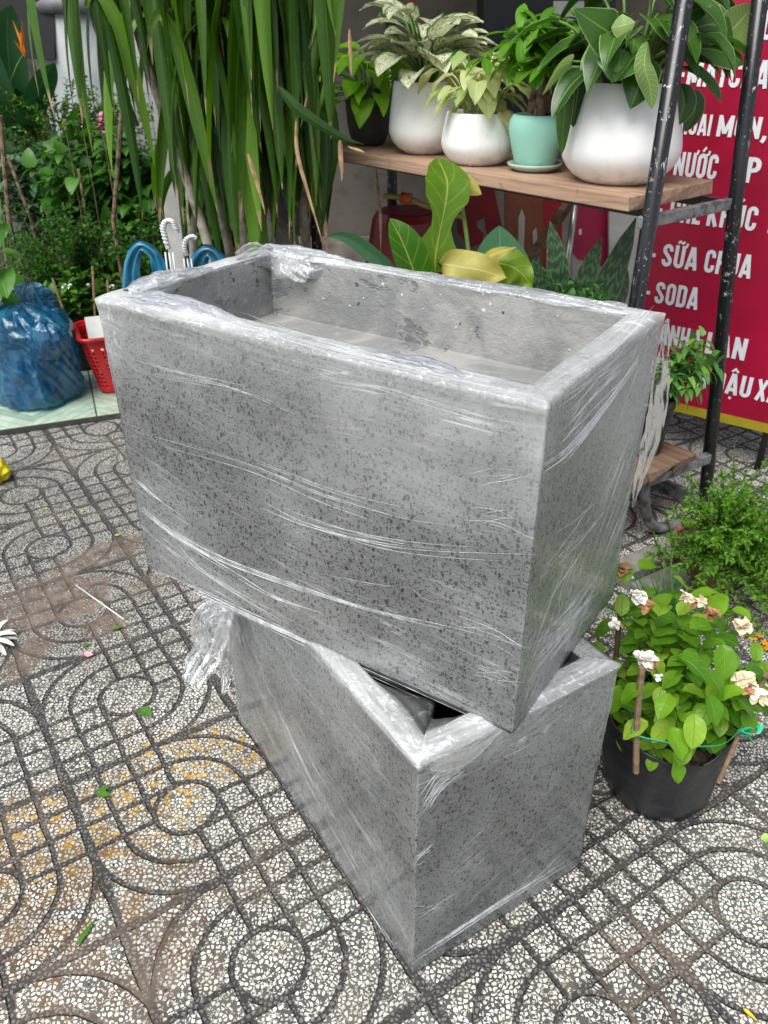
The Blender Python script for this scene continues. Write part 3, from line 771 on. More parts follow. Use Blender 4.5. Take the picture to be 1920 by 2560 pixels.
def ceramic(name, col, rough=.13):
    m = Mat(name); c = m.coord(); n = m.noise(c, 18, 4, .6); sp = m.noise(c, 130, 2).step(.78, .80)
    cc = m.mix(n.step(.4, .8)*.25, col, tuple(x*.8 for x in col)); z = m.sep(m.new('ShaderNodeNewGeometry').outputs[0])[2]; low = (1-z.step(1.04, 1.10))*m.noise(c, 30, 5, .7).step(.45, .65); cc = m.mix(low*.5, cc, (.30, .25, .19)); dr = m.noise(m.mapping(c, (60, 60, 5)), 1, 3, .6).step(.6, .72); cc = m.mix(dr*.16, cc, (.40, .37, .32)); cc = m.mix(sp*.6, cc, (.2, .17, .14))
    return m.done(m.bsdf(cc, n*.12+rough+.26, m.bump(m.noise(c, 6, 2), .06, .004), .22, coat=.04))
WHITE = ceramic('white glazed ceramic', (.84, .835, .82)); MINT = ceramic('mint glazed ceramic', (.30, .60, .50))
MINT2 = ceramic('pale green glazed saucer', (.42, .53, .44), .25)
SOIL = simple('potting soil', (.045, .032, .024), .95, .5, 60, 1.0, 90, bdist=.012)
STEM = simple('green stem', (.10, .19, .04), .5, .2, 20)
BARK = simple('brown bark', (.17, .11, .07), .85, .4, 40, .8, 60)
TWIG = simple('thin brown twig', (.13, .10, .06), .8, .3, 30)

# ================================================================== RACK
rk = thing('plant_rack', 'black painted steel plant rack with two board levels and chipped posts', 'rack', (.3, 2.9, 0))
PA = [V((.672, 2.13, 0)), V((.675, 2.15, .6)), V((.683, 2.17, 1.7))]
PB = [V((1.075, 2.355, 0)), V((.99, 2.412, 1.0)), V((.935, 2.44, 1.75))]
PC = [V((-.262, 3.33, 0)), V((-.262, 3.33, 1.7))]; PD = [V((.05, 3.58, 0)), V((.03, 3.60, 1.7))]
for P_ in (PA, PB, PC, PD): MB().tube(P_, .0205, 18).build('post', BLK, rk, True)
def bar(a, b, w_, h_, name='crossbar', mat=GREY):
    a, b = V(a), V(b); X = (b-a).normalized(); Y = V((0, 0, 1)).cross(X).normalized(); Z = X.cross(Y)
    return MB().box((a+b)/2, ((b-a).length, w_, h_), X, Y, Z).build(name, mat, rk, bevel=.002)
bar((.655, 2.155, .988), (.985, 2.42, .988), .022, .03); bar((-.255, 3.345, .985), (.035, 3.585, .985), .022, .03)
bar((.672, 2.12, .212), (1.045, 2.345, .222), .025, .032); bar((-.255, 3.345, .22), (.045, 3.575, .22), .025, .032)
bar(V((.64, 2.19, .990))+EW*.10, V((-.24, 3.30, .990))+EW*.10, .02, .022, 'side_rail', BLK)
bar(V((.95, 2.44, .984)), V((.06, 3.53, .984)), .02, .028, 'side_rail', BLK)
bar((1.04, 2.38, .05), (.10, 3.50, .05), .02, .05, 'side_rail', GREY)
MB().tube(spline([(.80, 2.20, .235), (.815, 2.205, .14), (.845, 2.215, .06), (.90, 2.24, .024), (.985, 2.29, .022)], 6), .017, 12).build('brace', GREY, rk, True)
def plank(K, wid, L, z, th, mat, name, jag=0):
    v = []; 
    for e in (0, 1):
        for a, bq in ((0, 0), (1, 0), (1, 1), (0, 1)):
            p = V(K)+EW*(a*wid)+EL*(e*L+(random.uniform(-jag, jag) if e == 0 else 0)); p.z = z-(th if bq == 0 else 0); v.append(p)
    return MB().add(v, [(0, 1, 2, 3), (7, 6, 5, 4), (0, 4, 5, 1), (1, 5, 6, 2), (2, 6, 7, 3), (3, 7, 4, 0)]).build(name, mat, rk, bevel=.0025)
K = V((.633, 2.213, 0)); Lq = 1.445
for i in range(3): plank(K+EW*(i*.139)+EL*(.004*i), .136, Lq+random.uniform(-.01, .01), 1.040-.0008*i, .036, WOOD, 'board', .006)
K2 = V((.712, 2.085, 0))
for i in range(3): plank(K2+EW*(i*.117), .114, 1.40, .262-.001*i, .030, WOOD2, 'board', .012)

# ================================================================== POTS
def lathe_pot(t, c, prof, mat, soilr, soilz, n=72, mod=None, soil=SOIL, name='pot'):
    MB().lathe(c, prof, n, mod).build(name, mat, t, True)
    b = MB(); rings = [(0.0005, .006), (soilr*.5, .004), (soilr*.8, 0), (soilr, -.004)]
    b.lathe(V(c)+V((0, 0, soilz)), rings, 32).build('soil', soil, t, True)
def prof_pot(r0, rm, rr, H, hm, th=.008, lip=.003):
    p = [(0.0005, 0.0)]
    p += [(r0*.9, 0), (r0, .002)]
    for i in range(1, 15):
        a = i/14
        if a < hm: q = sin(a/hm*pi/2)**.75; r = r0+(rm-r0)*q
        else: q = (a-hm)/(1-hm); r = rm+(rr-rm)*(q**1.35)
        p.append((r, .002+a*(H-.004)))
    p += [(rr-.001, H), (rr-th+.002, H), (rr-th, H-.003), (rr-th+.001, H*.8), (rr-th, H*.6)]
    return p
Z0 = 1.0405
def petiole(b, p0, p1, r0=.003, r1=.0018, lift=.3, n=8):
    p0, p1 = V(p0), V(p1); d = p1-p0
    pts = bez([p0, p0+V((d.x*.15, d.y*.15, max(.02, d.z*.5)+lift*d.length*.4)), p1-V((d.x*.35, d.y*.35, d.z*.1-.02*lift)), p1], n)
    b.tube(pts, [r0+(r1-r0)*i/n for i in range(n+1)], 6, False); return (pts[-1]-pts[-2]).normalized()
def rosette(t, c, n, stem, L, W, prof, mat, smat=STEM, az=(0, 2*pi), el=(20, 85), droop=1.2, fold=.3, wave=.03, seg=8, cross=2, pr=.0025, spread=.03, wf=2, curl=0, out=.5, ldrop=.2):
    Lv = Leaves(); b = MB(); c = V(c)
    for i in range(n):
        a = az[0]+(az[1]-az[0])*((i*.61803) % 1)+random.uniform(-.2, .2); q = (i+.5)/n; e = radians(el[0]+(el[1]-el[0])*q+random.uniform(-8, 8))
        s_ = random.uniform(*stem); d = V((cos(a)*cos(e), sin(a)*cos(e), sin(e))); p0 = c+V((cos(a), sin(a), 0))*random.uniform(0, spread); p1 = p0+d*s_
        petiole(b, p0-V((0, 0, .02)), p1, pr, pr*.7)
        e2 = e*out-ldrop; dl = V((cos(a)*cos(e2), sin(a)*cos(e2), sin(e2))); l = random.uniform(*L)
        Lv.leaf(p1, dl, l, l*W*random.uniform(.85, 1.1), prof, droop*random.uniform(.6, 1.3), fold, seg, cross, wave, random.uniform(-.5, .5), rnd=None, wf=wf, curl=curl)
    b.build('stems', smat, t, True); Lv.build('foliage', mat, t)
# 1 dark ribbed pot, lime plant
cD = V((-.05, 3.325, Z0))
t = thing('potted_plant', 'lime green leafy plant in a dark ribbed pot, first on the shelf', 'plant', cD, 'potted plants on the shelf')
lathe_pot(t, cD, [(0.0005, 0), (.052, 0), (.062, .012), (.072, .04), (.079, .08), (.082, .12), (.082, .18), (.080, .190), (.075, .190), (.074, .17), (.073, .13)], simple('dark brown ribbed plastic', (.048, .040, .040), .55, .1), .074, .165, 144, lambda a, z: 1+.018*(abs(sin(a*30))-.5) if z > .01 else 1)
LIME = leafmat('lime leaf', (.17, .40, .02), (.28, .52, .04), (.34, .58, .10), .4, .35, 7, .35)
rosette(t, cD+V((0, 0, .17)), 50, (.07, .17), (.10, .145), .58, 'heart', LIME, el=(-15, 78), droop=1.3, wave=.04, out=.35, ldrop=.15)
# 2 tall white pot, speckled plant
cT = V((.145, 3.085, Z0))
t = thing('potted_plant', 'cream speckled plant in a tall white pot beside the dark ribbed pot', 'plant', cT, 'potted plants on the shelf')
lathe_pot(t, cT, prof_pot(.066, .122, .105, .222, .33), WHITE, .095, .205)
AGL = leafmat('speckled cream leaf', (.03, .08, .015), (.05, .13, .02), (.45, .50, .30), .42, .25, 5, .12, spot=(15, .43, .47, (.62, .64, .44)), edge=(.05, .13, .035))
rosette(t, cT+V((0, 0, .19)), 44, (.06, .24), (.14, .20), .60, 'oval', AGL, el=(48, 89), droop=.9, wave=.03, pr=.005, out=.55, ldrop=.1)
# 3 low white pot, pale plant
cL = V((.305, 2.825, Z0))
t = thing('potted_plant', 'pale yellow heart leaved plant in a low rounded white pot', 'plant', cL, 'potted plants on the shelf')
lathe_pot(t, cL, prof_pot(.075, .118, .102, .150, .42), WHITE, .092, .138)
POTH = leafmat('pale yellow leaf', (.34, .43, .16), (.60, .60, .30), (.62, .64, .36), .4, .4, 5, .15, young=(.28, .40, .13))
PSTEM = simple('pale stem', (.50, .55, .28), .45, .15, 20)
rosette(t, cL+V((0, 0, .13)), 46, (.05, .19), (.07, .11), .66, 'heart', POTH, PSTEM, el=(42, 89), droop=1.2, wave=.05, out=.3, ldrop=.4, spread=.05)
# 4 mint pot + saucer, money tree
cM = V((.462, 2.668, Z0))
s_ = MB().lathe(cM+V((0, 0, .001)), [(0.0005, 0), (.055, 0), (.060, .003), (.079, .013), (.083, .021), (.080, .022), (.074, .012), (.058, .009), (.0005, .008)], 64).build('saucer', MINT2, None, True)
tag(s_, 'pale green glazed saucer under the mint pot', 'saucer')
t = thing('potted_plant', 'young money tree with palmate leaves in a mint green glazed pot on a saucer', 'plant', cM+V((0, 0, .0105)), 'potted plants on the shelf')
cM2 = cM+V((0, 0, .0105))
lathe_pot(t, cM2, [(0.0005, 0), (.050, 0), (.058, .004), (.064, .02), (.074, .055), (.083, .09), (.0855, .112), (.083, .130), (.075, .143), (.069, .145), (.064, .143), (.062, .13), (.066, .11)], MINT, .064, .134)
b = MB()
for k in range(3):
    a0 = k*2.1+.4; c0 = cM2+V((cos(a0)*.022, sin(a0)*.022, .125))
    pts = [c0+V((cos(a0+q*3.2)*.004*q-cos(a0)*.012*q, sin(a0+q*3.2)*.004*q-sin(a0)*.012*q, q*.16)) for q in [i/10 for i in range(11)]]
    b.tube(pts, [.020-.0125*(i/10)**.8+.001*sin(i*2.3+k) for i in range(11)], 12)
b.build('trunk', BARK, t, True)
PAL = leafmat('money tree leaf', (.05, .16, .010), (.11, .29, .015), (.20, .38, .05), .4, .35, 9, .25)
Lv = Leaves(); b = MB(); top = cM2+V((0, 0, .27))
def palmate(p1, dirv, n, L, W, Lv):
    up = V(dirv).normalized(); X = up.orthogonal().normalized(); Y = up.cross(X); a0 = random.random()*6
    for j in range(n):
        a = a0+j*2*pi/n*.92; d = (X*cos(a)+Y*sin(a))*.95+up*.12
        Lv.leaf(p1, d, L*random.uniform(.8, 1.1), W, 'palm', .7, .22, 7, 1, .01)
for i in range(30):
    a = i*2.4+random.uniform(-.3, .3); e = radians(random.uniform(0, 70)); s = random.uniform(.07, .17); p1 = top+V((cos(a)*cos(e), sin(a)*cos(e), sin(e)*.8))*s
    petiole(b, top-V((0, 0, .11-.05*random.random())), p1, .002, .0013)
    palmate(p1, (cos(a)*.5, sin(a)*.5-.35, .8), 6, random.uniform(.075, .10), .034, Lv)
for px, py, Y in ((1218, 140, 2.60), (1165, 60, 2.6), (1120, 75, 2.6), (1240, 95, 2.62)):
    p1 = at(px, py, Y); petiole(b, top-V((0, 0, .05)), p1, .002, .0013); palmate(p1, (.1, -.75, .55), 6, .10, .036, Lv)
b.build('stems', STEM, t, True); Lv.build('foliage', PAL, t)
# 5 big white pot, striped plant
cB = V((.665, 2.475, Z0))
t = thing('potted_plant', 'dark glossy plant in the largest white pot, right end of the shelf', 'plant', cB, 'potted plants on the shelf')
lathe_pot(t, cB, prof_pot(.10, .164, .125, .250, .34, .010), WHITE, .112, .230)
BIRK = leafmat('pin striped dark leaf', (.015, .052, .010), (.05, .13, .012), (.18, .27, .07), .3, .2, 13, .16, edge=(.20, .32, .12), spec=.4, young=(.09, .25, .04))
BIRK2 = leafmat('pale striped leaf', (.20, .33, .09), (.27, .40, .12), (.62, .66, .36), .38, .35, 14, .95, edge=(.5, .56, .3))
rosette(t, cB+V((0, 0, .215)), 48, (.09, .26), (.14, .19), .56, 'heart', BIRK, az=(-2.5, 3.4), el=(38, 88), droop=1.1, wave=.02, pr=.0055, cross=3, out=.4, ldrop=.35, spread=.06)
Lx = Leaves(); L2 = Leaves(); b = MB(); bc = cB+V((0, 0, .22))
def lx(Ls, pts, W, prof='heart', **k):
    P_ = spline([at(*p) for p in pts], 5); petiole(b, bc, P_[0], .005, .0035); Ls.path(P_, W, prof, **k)
lx(L2, [(1235, 133, 2.40), (1205, 150, 2.38), (1172, 205, 2.37)], .062, side=(.6, 0, .7)); lx(Lx, [(1233, 145, 2.42), (1222, 200, 2.40), (1218, 260, 2.39), (1213, 335, 2.39)], .052, 'long', side=(1, 0, .1))
lx(Lx, [(1260, 140, 2.42), (1248, 200, 2.42), (1238, 275, 2.42)], .07, 'long', side=(1, .2, 0))
lx(Lx, [(1330, 80, 2.30), (1300, 60, 2.28), (1240, 20, 2.27)], .115, side=(.5, .2, -.9), curl=.1); lx(Lx, [(1345, 105, 2.30), (1335, 140, 2.26), (1323, 178, 2.25)], .115, side=(1, 0, 0))
lx(Lx, [(1395, 125, 2.32), (1380, 185, 2.29), (1362, 235, 2.285)], .10, side=(1, 0, .2)); lx(L2, [(1400, 90, 2.29), (1392, 140, 2.26), (1405, 190, 2.26), (1408, 235, 2.265)], .05, 'long', side=(.8, .6, 0), twist=1.2)
lx(Lx, [(1470, 180, 2.40), (1478, 225, 2.39), (1465, 270, 2.385)], .075, 'long', side=(1, 0, 0)); lx(Lx, [(1490, 195, 2.44), (1502, 235, 2.44), (1480, 285, 2.44)], .06, 'long', side=(1, 0, 0))
lx(L2, [(1320, 60, 2.27), (1345, 55, 2.25), (1372, 48, 2.25)], .055, 'oval', side=(0, .3, 1)); lx(Lx, [(1460, 110, 2.4), (1530, 105, 2.42), (1590, 125, 2.43), (1605, 140, 2.43)], .075, 'long', side=(0, .6, .8))
lx(Lx, [(1500, 60, 2.42), (1550, 55, 2.43), (1585, 100, 2.44)], .12, side=(.3, .2, .9)); lx(L2, [(1560, 85, 2.47), (1590, 55, 2.47), (1630, 10, 2.47)], .12, 'oval', side=(.5, .2, -.8)); lx(Lx, [(1450, 60, 2.38), (1480, 30, 2.38), (1540, 10, 2.38)], .10, side=(.2, .4, .9))
b.build('stems', STEM, t, True); Lx.build('foliage', BIRK, t); L2.build('pale_leaves', BIRK2, t)
st_ = MB(); q0 = gr(1017, 360, Z0)
for k in range(2): st_.lathe(q0+V((.006*k, .003*k, .001)), [(0.0002, 0), (.005, .001), (.006, .004), (.004, .008), (.0003, .009)], 9, lambda a, z: 1+.25*sin(a*3+z*300))
tag(st_.build('pebble', simple('pale pebble', (.42, .38, .32), .8), None, True), 'small pale pebble on the shelf edge in front of the low white pot', 'pebble')

# ================================================================== SIGN
SGN0 = V((1.078, 2.87, .17)); SE = (V((1.38, 2.65, .17))-SGN0).normalized(); SN = V((0, 0, 1)).cross(SE)  # SN points away or towards
if SN.y > 0: SN = -SN
sg_ = thing('menu_sign', 'red freestanding drinks menu board with white lettering and yellow lower edge', 'sign', (SGN0.x, SGN0.y, 0))
def sgp(s, z, d=0): return SGN0+SE*s+V((0, 0, z))+SN*d
RED = simple('red printed vinyl', (.31, .002, .030), .38, .12, 3, .04, 30)
YEL = simple('yellow printed edge', (.34, .27, .012), .45, .1)
WHT = simple('white print', (.66, .69, .72), .45, .04)
MB().box(sgp(.155, .70, -.012), (.71, .022, 1.40), SE, SN).build('board', RED, sg_, bevel=.002)
MB().box(sgp(.155, .0085, -.0105), (.7105, .0215, .034), SE, SN).build('yellow_edge', YEL, sg_)
FR = simple('black sign frame', (.012, .012, .013), .4)
for s_ in (-.17, .36, .50):
    a = sgp(s_, .30, -.03); a2 = sgp(s_, 0, -.03); a2.z = 0.0
    MB().tube([a, a2], .012, 10).build('leg', FR, sg_, True)
q1 = sgp(.2, -.06, -.03); q2 = sgp(-.25, -.10, -.34); MB().tube([sgp(.25, 1.2, -.03), sgp(.30, -.17, -.45)], .011, 8).build('rear_leg', FR, sg_, True)
MB().tube([sgp(-.16, 1.2, -.03), sgp(-.16, -.17, -.45)], .011, 8).build('rear_leg', FR, sg_, True)
def arc(cx, cy, rx, ry, a0, a1, n=8): return [(cx+rx*cos(radians(a0+(a1-a0)*i/n)), cy+ry*sin(radians(a0+(a1-a0)*i/n))) for i in range(n+1)]
TH = .168
def glyph(ch):
    """strokes in a box of height 1 (centre lines); returns (strokes, width)"""
    h = TH/2; G = {}
    def I(x): return [(x, 0), (x, 1)]
    if ch == 'I': return [I(h)], TH
    if ch == '-': return [[(0, .42), (.27, .42)]], .27
    if ch == ',': return [[(.13, .16), (.11, -.02), (.04, -.15)]], .22
    w = {'M': .66, 'N': .50, 'A': .52, 'X': .50, 'K': .50, 'F': .38, 'L': .37, 'E': .38, 'T': .42}.get(ch, .47)
    l, r = h, w-h; rr = (w-TH)/2; m = w/2
    O = arc(m, 1-h-rr, rr, rr, 0, 180)+arc(m, h+rr, rr, rr, 180, 360); O.append(O[0])
    if ch == 'O': s = [O]
    elif ch == 'C': s = [[(r, .66)]+arc(m, 1-h-rr, rr, rr, 0, 180)+arc(m, h+rr, rr, rr, 180, 360)+[(r, .34)]]
    elif ch == 'U': s = [[(l, 1)]+arc(m, h+rr, rr, rr, 180, 360)+[(r, 1)]]
    elif ch == 'S': s = [[(r, .69)]+arc(m, 1-h-rr, rr, rr, 0, 180)+[(l+.01, .66), (m, .50), (r-.01, .34)]+arc(m, h+rr, rr, rr, 360, 180)+[(l, .31)]]
    elif ch == 'D': s = [[(l, 0), (l, 1-h*0)], [(l, 1-h), (m, 1-h)]+arc(r-rr*.8, 1-h-rr*.8, rr*.8, rr*.8, 90, 0)+arc(r-rr*.8, h+rr*.8, rr*.8, rr*.8, 0, -90)+[(m, h), (l, h)]]
    elif ch == 'B': s = [I(l), [(l, 1-h), (m, 1-h)]+arc(r-.12, .76, .12, .14, 90, -90)+[(l, .52)], [(l, .52), (m, .52)]+arc(r-.11, .31, .12, .21, 90, -90)+[(l, h)]]
    elif ch == 'P': s = [I(l), [(l, 1-h), (m, 1-h)]+arc(r-.12, .70, .12, .20, 90, -90)+[(l, .46)]]
    elif ch == 'R': s = [I(l), [(l, 1-h), (m, 1-h)]+arc(r-.12, .72, .12, .18, 90, -90)+[(l, .50)], [(m, .5), (r, .38), (r, 0)]]
    elif ch == 'H': s = [I(l), I(r), [(l, .5), (r, .5)]]
    elif ch == 'E': s = [I(l), [(l, 1-h), (w, 1-h)], [(l, .5), (w-.05, .5)], [(l, h), (w, h)]]
    elif ch == 'F': s = [I(l), [(l, 1-h), (w, 1-h)], [(l, .5), (w-.05, .5)]]
    elif ch == 'L': s = [I(l), [(l, h), (w, h)]]
    elif ch == 'T': s = [I(m), [(0, 1-h), (w, 1-h)]]
    elif ch == 'N': s = [I(l), I(r), [(l, .95), (r, .05)]]
    elif ch == 'M': s = [I(l), I(r), [(l, .95), (m, .15)], [(r, .95), (m, .15)]]
    elif ch == 'A': s = [[(h*.75, 0), (m-.02, 1)], [(w-h*.75, 0), (m+.02, 1)], [(h, .24), (w-h, .24)]]
    elif ch == 'K': s = [I(l), [(l+.02, .40), (r, 1)], [(l+.10, .55), (r, 0)]]
    elif ch == 'X': s = [[(h*.8, 0), (w-h*.8, 1)], [(h*.8, 1), (w-h*.8, 0)]]
    else: s = []
    return s, w
MARK = {'\u0301': [[(-.05, 1.07), (.09, 1.25)]], '\u0300': [[(.05, 1.07), (-.09, 1.25)]], '\u0302': [[(-.14, 1.08), (0, 1.22), (.14, 1.08)]],
        '\u0303': [[(-.15, 1.09), (-.07, 1.17), (.07, 1.10), (.15, 1.18)]], '\u0323': [[(-.06, -.17), (.06, -.17)]], '\u031b': 'horn'}
import unicodedata
def write_word(word, s0, s1, z, cap, name='lettering'):
    segs = []; x = 0
    for ch in word:
        bar_ = ch == 'Đ'
        dec = unicodedata.normalize('NFD', 'D' if bar_ else ch); st_, w_ = glyph(dec[0])
        segs += [([(px+x, py) for px, py in q], TH) for q in st_]
        if bar_: segs.append(([(x-.07, .52), (x+.26, .52)], .13))
        for mk in dec[1:]:
            if MARK.get(mk) == 'horn': segs.append(([(x+w_-.12, .93), (x+w_+.02, .97), (x+w_+.05, 1.12)], .10))
            elif mk in MARK:
                up = .18 if ('\u0302' in dec[1:] and mk in '\u0301\u0300') else 0
                for q in MARK[mk]: segs.append(([(px+x+w_/2, py+up) for px, py in q], .12 if mk == '\u0323' else .10))
        x += w_+.09
    tot = x-.09; k = (s1-s0)/tot; vs_ = []; fs = []
    for li, (pts, th) in enumerate(segs):
        n = len(pts); Lp = []
        for i, p in enumerate(pts):
            def nr(a, b_):
                dx, dy = b_[0]-a[0], b_[1]-a[1]; l_ = math.hypot(dx, dy) or 1; return (-dy/l_, dx/l_)
            if i == 0: nn = nr(pts[0], pts[1]); 
            elif i == n-1: nn = nr(pts[-2], pts[-1])
            else:
                n1 = nr(pts[i-1], p); n2 = nr(p, pts[i+1]); nx, ny = n1[0]+n2[0], n1[1]+n2[1]; l_ = math.hypot(nx, ny) or 1; nx, ny = nx/l_, ny/l_
                c_ = max(.45, nx*n1[0]+ny*n1[1]); nn = (nx/c_, ny/c_)
            Lp.append(((p[0]+nn[0]*th/2, p[1]+nn[1]*th/2), (p[0]-nn[0]*th/2, p[1]-nn[1]*th/2)))
        b0 = len(vs_); dz = .0012+.00005*li
        for a, c_ in Lp:
            for q in (a, c_): vs_.append(sgp(s0+q[0]*k, z+q[1]*cap, dz))
        for i in range(n-1): fs.append((b0+2*i, b0+2*i+1, b0+2*i+3, b0+2*i+2))
    return mesh(name, [tuple(v) for v in vs_], fs, WHT, sg_)
rows = [(1.21, .076, [('-', -.16, -.138), ('TRÀ', -.112, -.005), ('SỮA', .03, .15)]),
 (1.081, .076, [('-', -.16, -.138), ('MATCHA', -.128, .118), ('XAY', .15, .27)]),
 (.941, .062, [('KHOAI', -.155, -.025), ('MÔN,', -.005, .150)]),
 (.812, .076, [('-', -.16, -.138), ('NƯỚC', -.122, .019), ('ÉP', .068, .153)]),
 (.667, .076, [('-', -.16, -.138), ('CHÈ', -.112, -.005), ('KHÚC', .017, .175), ('BẠCH', .215, .36)]),
 (.515, .077, [('-', -.158, -.136), ('SỮA', -.112, .012), ('CHUA', .037, .192)]),
 (.382, .077, [('-', -.156, -.134), ('SODA', -.115, .040)]),
 (.235, .078, [('-', -.156, -.134), ('BÁNH', -.112, .034), ('FLAN', .055, .234)]),
 (.104, .078, [('-', -.156, -.134), ('RAU', -.112, .004), ('MÁ', .03, .125), ('ĐẬU', .150, .280), ('XANH', .297, .455)])]
for z, cap, ws in rows:
    for wd, a, b_ in ws: write_word(wd, a, b_, z, cap)

# ================================================================== RIGHT SIDE PLANTS
def shrub(t, c, cen, rad, ntw, nleaf, L, W, mat, tmat=TWIG, tr=.0022, kind='small', prof='oval', up=.35, part='foliage', surface=.55, pair=True, droop=.8, stems='stems', start=.35, wave=.02, fold=.25):
    Lv = Leaves(); b = MB(); c = V(c); cen = V(cen)
    for i in range(ntw):
        while True:
            u = V((random.gauss(0, 1), random.gauss(0, 1), random.gauss(0, 1))).normalized()
            if u.z > -.55: break
        q = random.uniform(surface, 1.0)
        e = cen+V((u.x*rad[0]*q, u.y*rad[1]*q, u.z*rad[2]*q)); d = e-c
        pts = bez([c+V((random.uniform(-1, 1)*.02, random.uniform(-1, 1)*.02, 0)), c+V((d.x*.2, d.y*.2, d.z*.5)), e-V((u.x, u.y, .3))*d.length*.18, e], 9)
        b.tube(pts, [tr*(1-.75*k/9) for k in range(10)], 5, False)
        for j in range(nleaf):
            s_ = start+(1-start)*(j+random.random())/nleaf; k = s_*9; i0 = min(8, int(k)); p = pts[i0].lerp(pts[i0+1], k-i0); tg = (pts[i0+1]-pts[i0]).normalized()
            for sgn in ((1, -1) if pair else (1,)):
                a = j*1.57+i; X = tg.orthogonal().normalized(); Y = tg.cross(X); dr = (X*cos(a)+Y*sin(a))*sgn
                dd = dr+tg*.55+V((0, 0, up)); l = random.uniform(*L)*(.65+.35*(1-abs(s_-.7)))
                if kind == 'small': Lv.small(p, dd, l, l*W)
                else: Lv.leaf(p+dr*.006, dd, l, l*W*random.uniform(.85, 1.1), prof, droop, fold, 6, 1, wave)
    b.build(stems, tmat, t, True); Lv.build(part, mat, t)
# jasmine in black nursery bag
JC = V((.590, 1.232, .001))
t = thing('potted_plant', 'flowering jasmine with lime leaves in a black nursery bag beside the lower planter', 'plant', JC)
BAG = Mat('black nursery plastic')
def _bag(m):
    c = m.coord(); n = m.noise(m.mapping(c, (1, 1, 2)), 14, 5, .7, 1.0); s = (1-(m.noise(m.mapping(c, rot=(.5, .3, 0), scale=(5, 5, 40)), 3, 3)-.5).abs().step(0, .008))*m.noise(c, 7, 2).step(.5, .6)
    col = m.mix(n.step(.4, .75)*.6, (.012, .013, .016), (.035, .036, .040)); col = m.mix(s*.55, col, (.18, .19, .20))
    return m.done(m.bsdf(col, n*.2+.32, m.bump(n, .35, .006), .5))
BAGM = _bag(BAG)
def bagmod(a, z): return 1+.02*sin(a*3+1)+.012*sin(a*7+z*20)+.008*sin(a*13-z*30)
bp = [(0.0005, .0), (.100, 0), (.112, .006), (.116, .03), (.120, .09), (.127, .15), (.134, .195), (.136, .207), (.132, .207), (.128, .195), (.124, .165)]
b = MB(); b.lathe(JC, bp, 72, bagmod)
for i in range(7*72, 10*72):
    x, y, z = b.v[i]; a = math.atan2(y-JC.y, x-JC.x); b.v[i] = (x, y, z+.012*sin(a*2+2.2)+.006*sin(a*5))
b.build('pot', BAGM, t, True)
MB().lathe(JC+V((0, 0, .158)), [(0.0005, .012), (.05, .010), (.09, .004), (.126, -.004)], 40, lambda a, z: 1+.01*sin(a*6)).build('soil', SOIL, t, True)
JAS = leafmat('jasmine leaf', (.055, .19, .008), (.20, .40, .02), (.32, .50, .08), .36, .35, 5, .5, young=(.33, .50, .05), tip=(.30, .24, .06), tipr=.98, bumpv=.8)
shrub(t, JC+V((0, 0, .165)), JC+V((.02, .02, .275)), (.195, .18, .215), 44, 5, (.036, .064), .66, JAS, STEM, .0028, 'leaf', 'oval', .25, start=.35, surface=.55, droop=1.0, wave=.035, fold=.2)
Lv = Leaves()
for (x, y, Y, ax, el_, l) in [(1400, 1560, 1.10, 200, 5, .075), (1440, 1570, 1.08, 300, -10, .085), (1460, 1640, 1.07, 280, -40, .06), (1500, 1540, 1.08, 260, -25, .085), (1390, 1480, 1.09, 190, -20, .07), (1340, 1480, 1.12, 230, -45, .075), (1580, 1500, 1.12, 330, -10, .08), (1420, 1330, 1.17, 60, 20, .08), (1560, 1330, 1.2, 100, 30, .09), (1310, 1400, 1.2, 170, 0, .07), (1490, 1360, 1.15, 20, 20, .085), (1560, 1390, 1.15, 270, -30, .09), (1520, 1450, 1.1, 330, -20, .085), (1460, 1415, 1.1, 330, 0, .10), (1350, 1260, 1.25, 90, 40, .08), (1380, 1230, 1.28, 30, 20, .08), (1450, 1500, 1.1, 230, 0, .07), (1610, 1450, 1.14, 10, 0, .09), (1480, 1595, 1.07, 250, -45, .07), (1530, 1500, 1.08, 290, -30, .075)]:
    a = radians(ax); e = radians(el_); Lv.leaf(at(x, y, Y), (cos(a)*cos(e), sin(a)*cos(e), sin(e)), l*.78, l*.50, 'oval', 1.2, .28, 8, 2, .05, side=None)
Lv.build('near_leaves', JAS, t)
PET = simple('white petal', (.80, .79, .72), .5, .03); PETB = simple('withered petal', (.42, .20, .10), .7, .25, 40); PETC = simple('cream petal', (.78, .66, .46), .55, .08)
def flower(t, c, r, mats, n=14, name='flower'):
    c = V(c); 
    for mi_, (m_, k) in enumerate(mats):
        Lv = Leaves()
        for j in range(int(k*1.5)):
            u = V((random.gauss(0, 1), random.gauss(0, 1), random.gauss(0, 1)+.4)).normalized(); off = V((random.uniform(-1, 1), random.uniform(-1, 1), random.uniform(-.6, .6)))*r*.3+V((.5*r, -.2*r, -.6*r))*mi_
            Lv.leaf(c+off, u, r*random.uniform(.6, .9), r*.72, 'oval', .8, .3, 5, 1, .03)
        if mi_ == 0: fo = Lv.build(name, m_, t)
        else:
            o_ = mesh('withered_petals', Lv.v, Lv.f, m_, None, True); o_.parent = fo; o_.location = o_.location-t.location-fo.location
